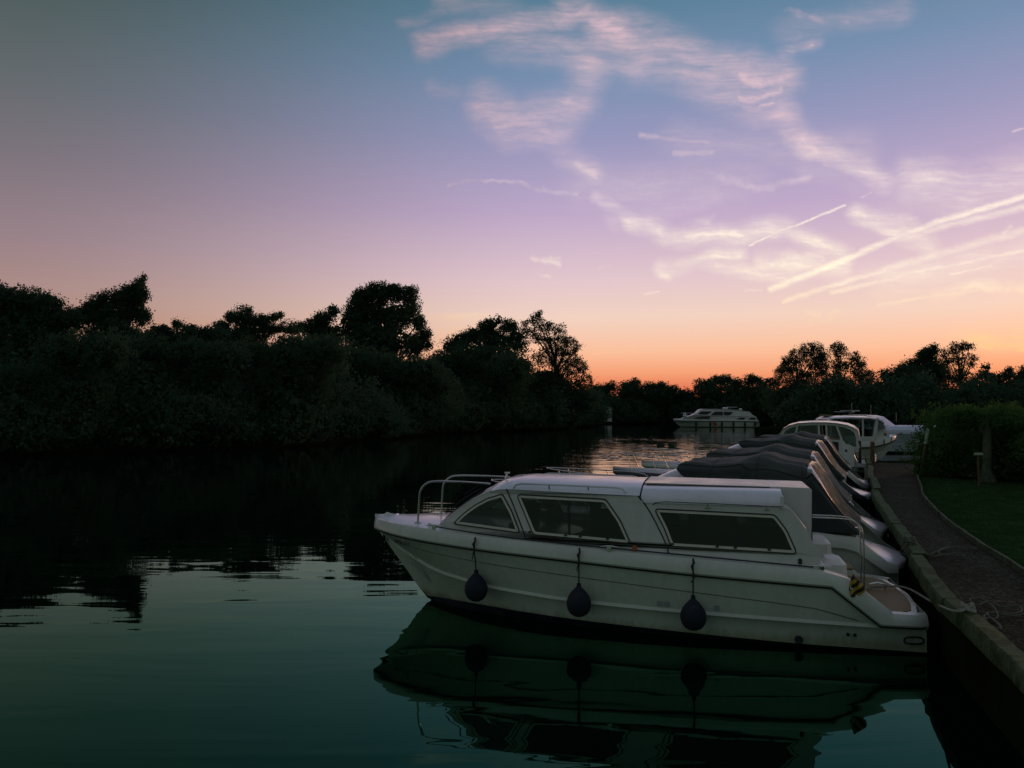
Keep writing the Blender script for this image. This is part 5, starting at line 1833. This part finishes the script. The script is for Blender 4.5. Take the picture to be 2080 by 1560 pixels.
for x, y, k, s in spots:
    if y > 112 and 12.4 < x < 15.6 and y < 121:           # low growth in front of the hut
        k *= .5
    o = bush0 if first else copy_tree(bush0)
    first = False
    o.location = (x, y, .2)
    o.rotation_euler = (0, 0, rnd.random() * 6.28)
    o.scale = (k, k, k * rnd.uniform(.85, 1.15))
    if y > 112:
        o['label'] = 'dark low bush at the water along the far bank behind the hire cruiser'
        o['group'] = 'dark bushes along the far bank'
for i in range(16):
    o = copy_tree(bush0)
    x = 29 + i * 2.7
    o.location = (x, 76 - (x - 29) * .16 + rnd.uniform(-1, 2), .2)
    o.rotation_euler = (0, 0, rnd.random() * 6.28)
    k = rnd.uniform(1.15, 1.6)
    o.scale = (k, k, k)
    o['label'] = 'dark bush in the mass behind the moored boats and hedge on the right'
    o['group'] = 'dark bushes below the right-hand trees'


# hedge bushes beside the lawn
def hedge_bush(label, cx, cy, rx, ry, h, seed, n):
    rnd = random.Random(seed)
    root = thing('hedge_bush', label, 'bush', (cx, cy, .58), 0, 'leafy bushes of the hedge beyond the lawn')
    b = Leaves(seed)
    for k in range(14):
        a = rnd.random() * 2 * PI
        q = rnd.random() ** .5 * .66
        hh = h * (rnd.uniform(.45, .68) if k < 8 else rnd.uniform(.16, .34))
        c = (q * rx * math.cos(a), q * ry * math.sin(a), hh)
        b.lobe(c, (rx * .56, ry * .56, h * .42), n // 5, .062, inner=.5, spray=7, core=90)
    b.lobe((0, 0, h * .42), (rx * .85, ry * .85, h * .46), n // 6, .09, inner=.3, core=260)
    for k in range(22):                                  # upright shoots along the top
        a = rnd.random() * 2 * PI
        q = rnd.random() ** .5 * .85
        x, y = q * rx * math.cos(a), q * ry * math.sin(a)
        b.lobe((x, y, h * rnd.uniform(.9, 1.03)), (.07, .07, .17), 60, .05, inner=.1, spray=4)
    b.obj('foliage', M['hedge'], root)
    s = MB()
    for k in range(7):
        a = k * .9 + rnd.random()
        s.tube([(.1 * math.cos(a), .1 * math.sin(a), -.1), (.35 * rx * math.cos(a), .35 * ry * math.sin(a), h * .45), (.55 * rx * math.cos(a), .55 * ry * math.sin(a), h * .8)], [.03, .022, .008], 6)
    s.obj('stem', M['bark'], root)


for i, a in enumerate((
        ('hedge bush beside the boats, at the left end of the hedge', 11.6, 21.0, 1.15, 1.2, 1.62, 7000), ('hedge bush second from the boats, set a little back', 13.1, 21.2, 1.25, 1.3, 1.72, 6400),
        ('hedge bush in the middle, left of the bare tree trunk', 13.2, 19.6, 1.5, 1.2, 1.62, 7400), ('hedge bush behind the bare tree trunk', 12.0, 18.9, 1.15, .9, 1.45, 6000),
        ('bright green hedge bush right of the bare tree trunk', 12.8, 17.3, 1.5, 1.2, 1.50, 8000), ('hedge bush at the right edge above the lawn', 12.2, 15.6, 1.5, 1.1, 1.32, 8000),
        ('hedge bush at the back on the right', 15.4, 20.6, 1.9, 1.5, 1.72, 5200), ('low dark bush at the front left of the hedge, behind the leaning pole', 11.0, 19.9, .75, .8, 1.05, 4200), ('tall bush at the back, right edge', 15.8, 17.8, 1.9, 1.6, 1.75, 5200))):
    hedge_bush(a[0], a[1], a[2], a[3], a[4], a[5], 100 + i, a[6])

# bare trunk among the hedge
p = on_z(2006, 978, .6)
tr = thing('garden_tree', 'bare-trunked small tree standing at the front of the hedge', 'tree', p)
MB().tube([(0, 0, -.05), (0, 0, .08), (-.02, 0, .3), (.0, 0, .7), (.02, .02, 1.1), (0, .05, 1.45)], [.24, .16, .11, .095, .09, .06], 12).tube([(.0, .02, 1.0), (.22, .1, 1.35), (.4, .15, 1.6)], [.06, .045, .01], 8).tube([(.0, .02, 1.05), (-.2, .12, 1.35), (-.36, .2, 1.6)], [.06, .04, .01], 8).obj('trunk', M['greybark'], tr)
cb_ = Leaves(9)
for c, r in (((0, .2, 1.45), (.7, .6, .30)), ((.5, .25, 1.5), (.5, .5, .28)), ((-.45, .3, 1.45), (.5, .5, .28))):
    cb_.lobe(c, r, 2600, .06, core=60)
cb_.obj('crown', M['hedge'], tr)

# leaning pole, mooring post, small T-shaped sign
b0 = on_z(1868, 967, .58)
tp = at_y(1885, 871, b0.y)
ps = thing('leaning_pole', 'thin leaning pole with a pale top at the corner of the lawn', 'pole', b0)
v = tp - b0
MB().tube([(0, 0, -.1), v * .70], .030, 10).obj('shaft', M['post'], ps)
MB().tube([v * .68, v], .040, 10).obj('pale_top', M['palepost'], ps)
b0 = on_z(1768, 964, .6)
P = at_y(1771, 897, 24.2)
mp_o = MB().tube([(0, 0, -1.2), (0, 0, .2), (.02, 0, P.z - .02), (.02, 0, P.z)], [.075, .07, .065, .05], 10).obj('mooring_post', M['post'], None)
mp_o.location = (P.x, P.y, 0)
tag(mp_o, 'brown wooden mooring post at the far end of the quay', 'post')
b0 = on_z(1988, 987, .6)
sg_ = thing('garden_marker', 'thin stake with a short pale board on top, beside the bare trunk', 'marker', b0)
MB().box((0, 0, .32), (.03, .03, .72)).obj('stake', M['post'], sg_)
MB().box((0, -.02, .70), (.20, .02, .055), bev=.006).obj('board', M['palepost'], sg_)


# ------------------------------------------------------------------ ropes on the quay
def rope(name, label, pts, r, m, k=7, cat='rope'):
    o = MB().tube(smooth_line(pts, k), r, 8).obj(name, M[m], None, sharp=60)
    return tag(o, label, cat)


pc = MW @ Vector((.30, -.1, .41))
pe = MW @ Vector((-.01, -.15, .405))
kn = on_z(1965, 1238, .69)
pts = [MW @ Vector((.36, -.05, .40)), pc, pe + Vector((0, 0, .012)), pe.lerp(kn, .5) + Vector((0, 0, -.035)), kn + Vector((-.12, 0, -.01)), kn]
rope('mooring_rope', 'pale mooring rope stretched from the platform of the nearest cruiser to the quay', pts, .011, 'paleope')
kb = MB()
for t in range(3):
    rr = .055 - .008 * t
    kb.tube([kn + Vector((math.cos(a) * rr, math.sin(a) * rr * .8, .018 * t + .012 * math.sin(2 * a + t))) for a in [2 * PI * i / 14 for i in range(15)]], .013, 6)
ko = tag(kb.obj('rope_knot', M['paleope']), 'knot of pale rope on the quay edge where the mooring rope ends', 'knot')


def coil(seed, c, n, spread, z, px=None):
    rnd = random.Random(seed)
    pts = []
    a = rnd.random() * 6
    for i in range(n):
        a += rnd.uniform(.7, 1.5)
        q = spread * rnd.uniform(.35, 1.0)
        pts.append((c[0] + q * math.cos(a), c[1] + q * .8 * math.sin(a), z + .012 + .010 * (i % 3) + rnd.random() * .012))
    return pts


def lay(pxs, z, jit=.0):
    return [on_z(x, y, z) + Vector((0, 0, .012 + .008 * (i % 2))) for i, (x, y) in enumerate(pxs)]


rope('coiled_rope', 'loose tangled pale rope lying on the path beside the knot', lay([(1972, 1240), (1990, 1256), (2018, 1262), (2034, 1280), (2012, 1274), (1998, 1258), (2020, 1246), (2048, 1252), (2075, 1245), (2068, 1234), (2035, 1236), (2010, 1226), (1985, 1232), (1970, 1222), (1995, 1220), (2020, 1240), (2026, 1258), (2000, 1262), (2015, 1276), (2033, 1284), (2026, 1270), (2005, 1250), (2060, 1254), (2095, 1246)], .60), .0075, 'oldrope')
ks = on_z(1848, 1100, .70)
rope('mooring_rope', 'thin slack rope from the second boat up to the quay', [Vector((5.02, 10.1, .40)), Vector((5.02, 10.2, .30)), Vector((5.15, 10.25, .33)), ks + Vector((-.12, -.02, -.12)), ks], .010, 'oldrope')
kb = MB()
for t in range(3):
    rr = .07 - .01 * t
    kb.tube([ks + Vector((math.cos(a) * rr, math.sin(a) * rr, .02 * t + .012 * math.sin(2 * a + t))) for a in [2 * PI * i / 14 for i in range(15)]], .016, 6)
tag(kb.obj('rope_knot', M['oldrope']), 'dark knot of rope on the quay edge behind the second boat', 'knot')
rope('loose_rope', 'loose pale rope snaking across the gravel path from the dark knot', lay([(1850, 1102), (1868, 1112), (1885, 1128), (1905, 1122), (1930, 1114), (1960, 1114), (1985, 1116), (1962, 1118), (1925, 1113), (1908, 1122), (1912, 1128), (1940, 1128), (1960, 1132), (1945, 1133), (1915, 1129), (1895, 1134), (1882, 1128)], .60), .0075, 'oldrope')

# ------------------------------------------------------------------ water plants in the ruffled reach
lb = MB()
rl = random.Random(31)
for i in range(520):
    px, py = rl.uniform(1215, 1420), rl.uniform(890, 935)
    q = noise.noise(Vector((px * .018, py * .11, 2)))
    if q < .10:
        continue
    p = on_z(px, py, .02)
    r = rl.uniform(.08, .17)
    lb.add([(p.x + r * math.cos(a), p.y + r * math.sin(a), .014 + .01 * rl.random()) for a in [2 * PI * k / 9 + .25 for k in range(9)]] , [tuple(range(9))])
tag(lb.obj('water_lilies', M['lily'], sharp=180, smooth=False), 'dark patches of lily leaves floating in the sunlit reach', 'water lilies', kind='stuff')
for (px, py, lab) in ((1342, 905, 'small dark clump of water plants, left one of the pair in the glittering reach'), (1366, 908, 'small dark clump of water plants with a tall stalk in the glittering reach')):
    p = on_z(px, py, 0)
    cl = thing('water_plant', lab, 'water plant', p, 0, 'clumps of water plants in the bright reach')
    b = MB()
    rr_ = random.Random(px)
    for k in range(34):
        a = rr_.random() * 6.28
        h = rr_.uniform(.12, .34)
        r = rr_.uniform(.03, .2)
        x, y = r * math.cos(a), r * math.sin(a)
        w = .025
        b.add([(x - w, y, .0), (x + w, y, .0), (x + .6 * r * math.cos(a) + w * 1.5, y, h * .7), (x + r * math.cos(a), y, h)], [(0, 1, 2, 3)])
    if px == 1366:
        b.tube([(0, 0, 0), (.02, 0, .4), (.0, 0, .62)], [.02, .015, .008], 6)
    b.obj('leaves', M['lily'], cl, sharp=180, smooth=False)
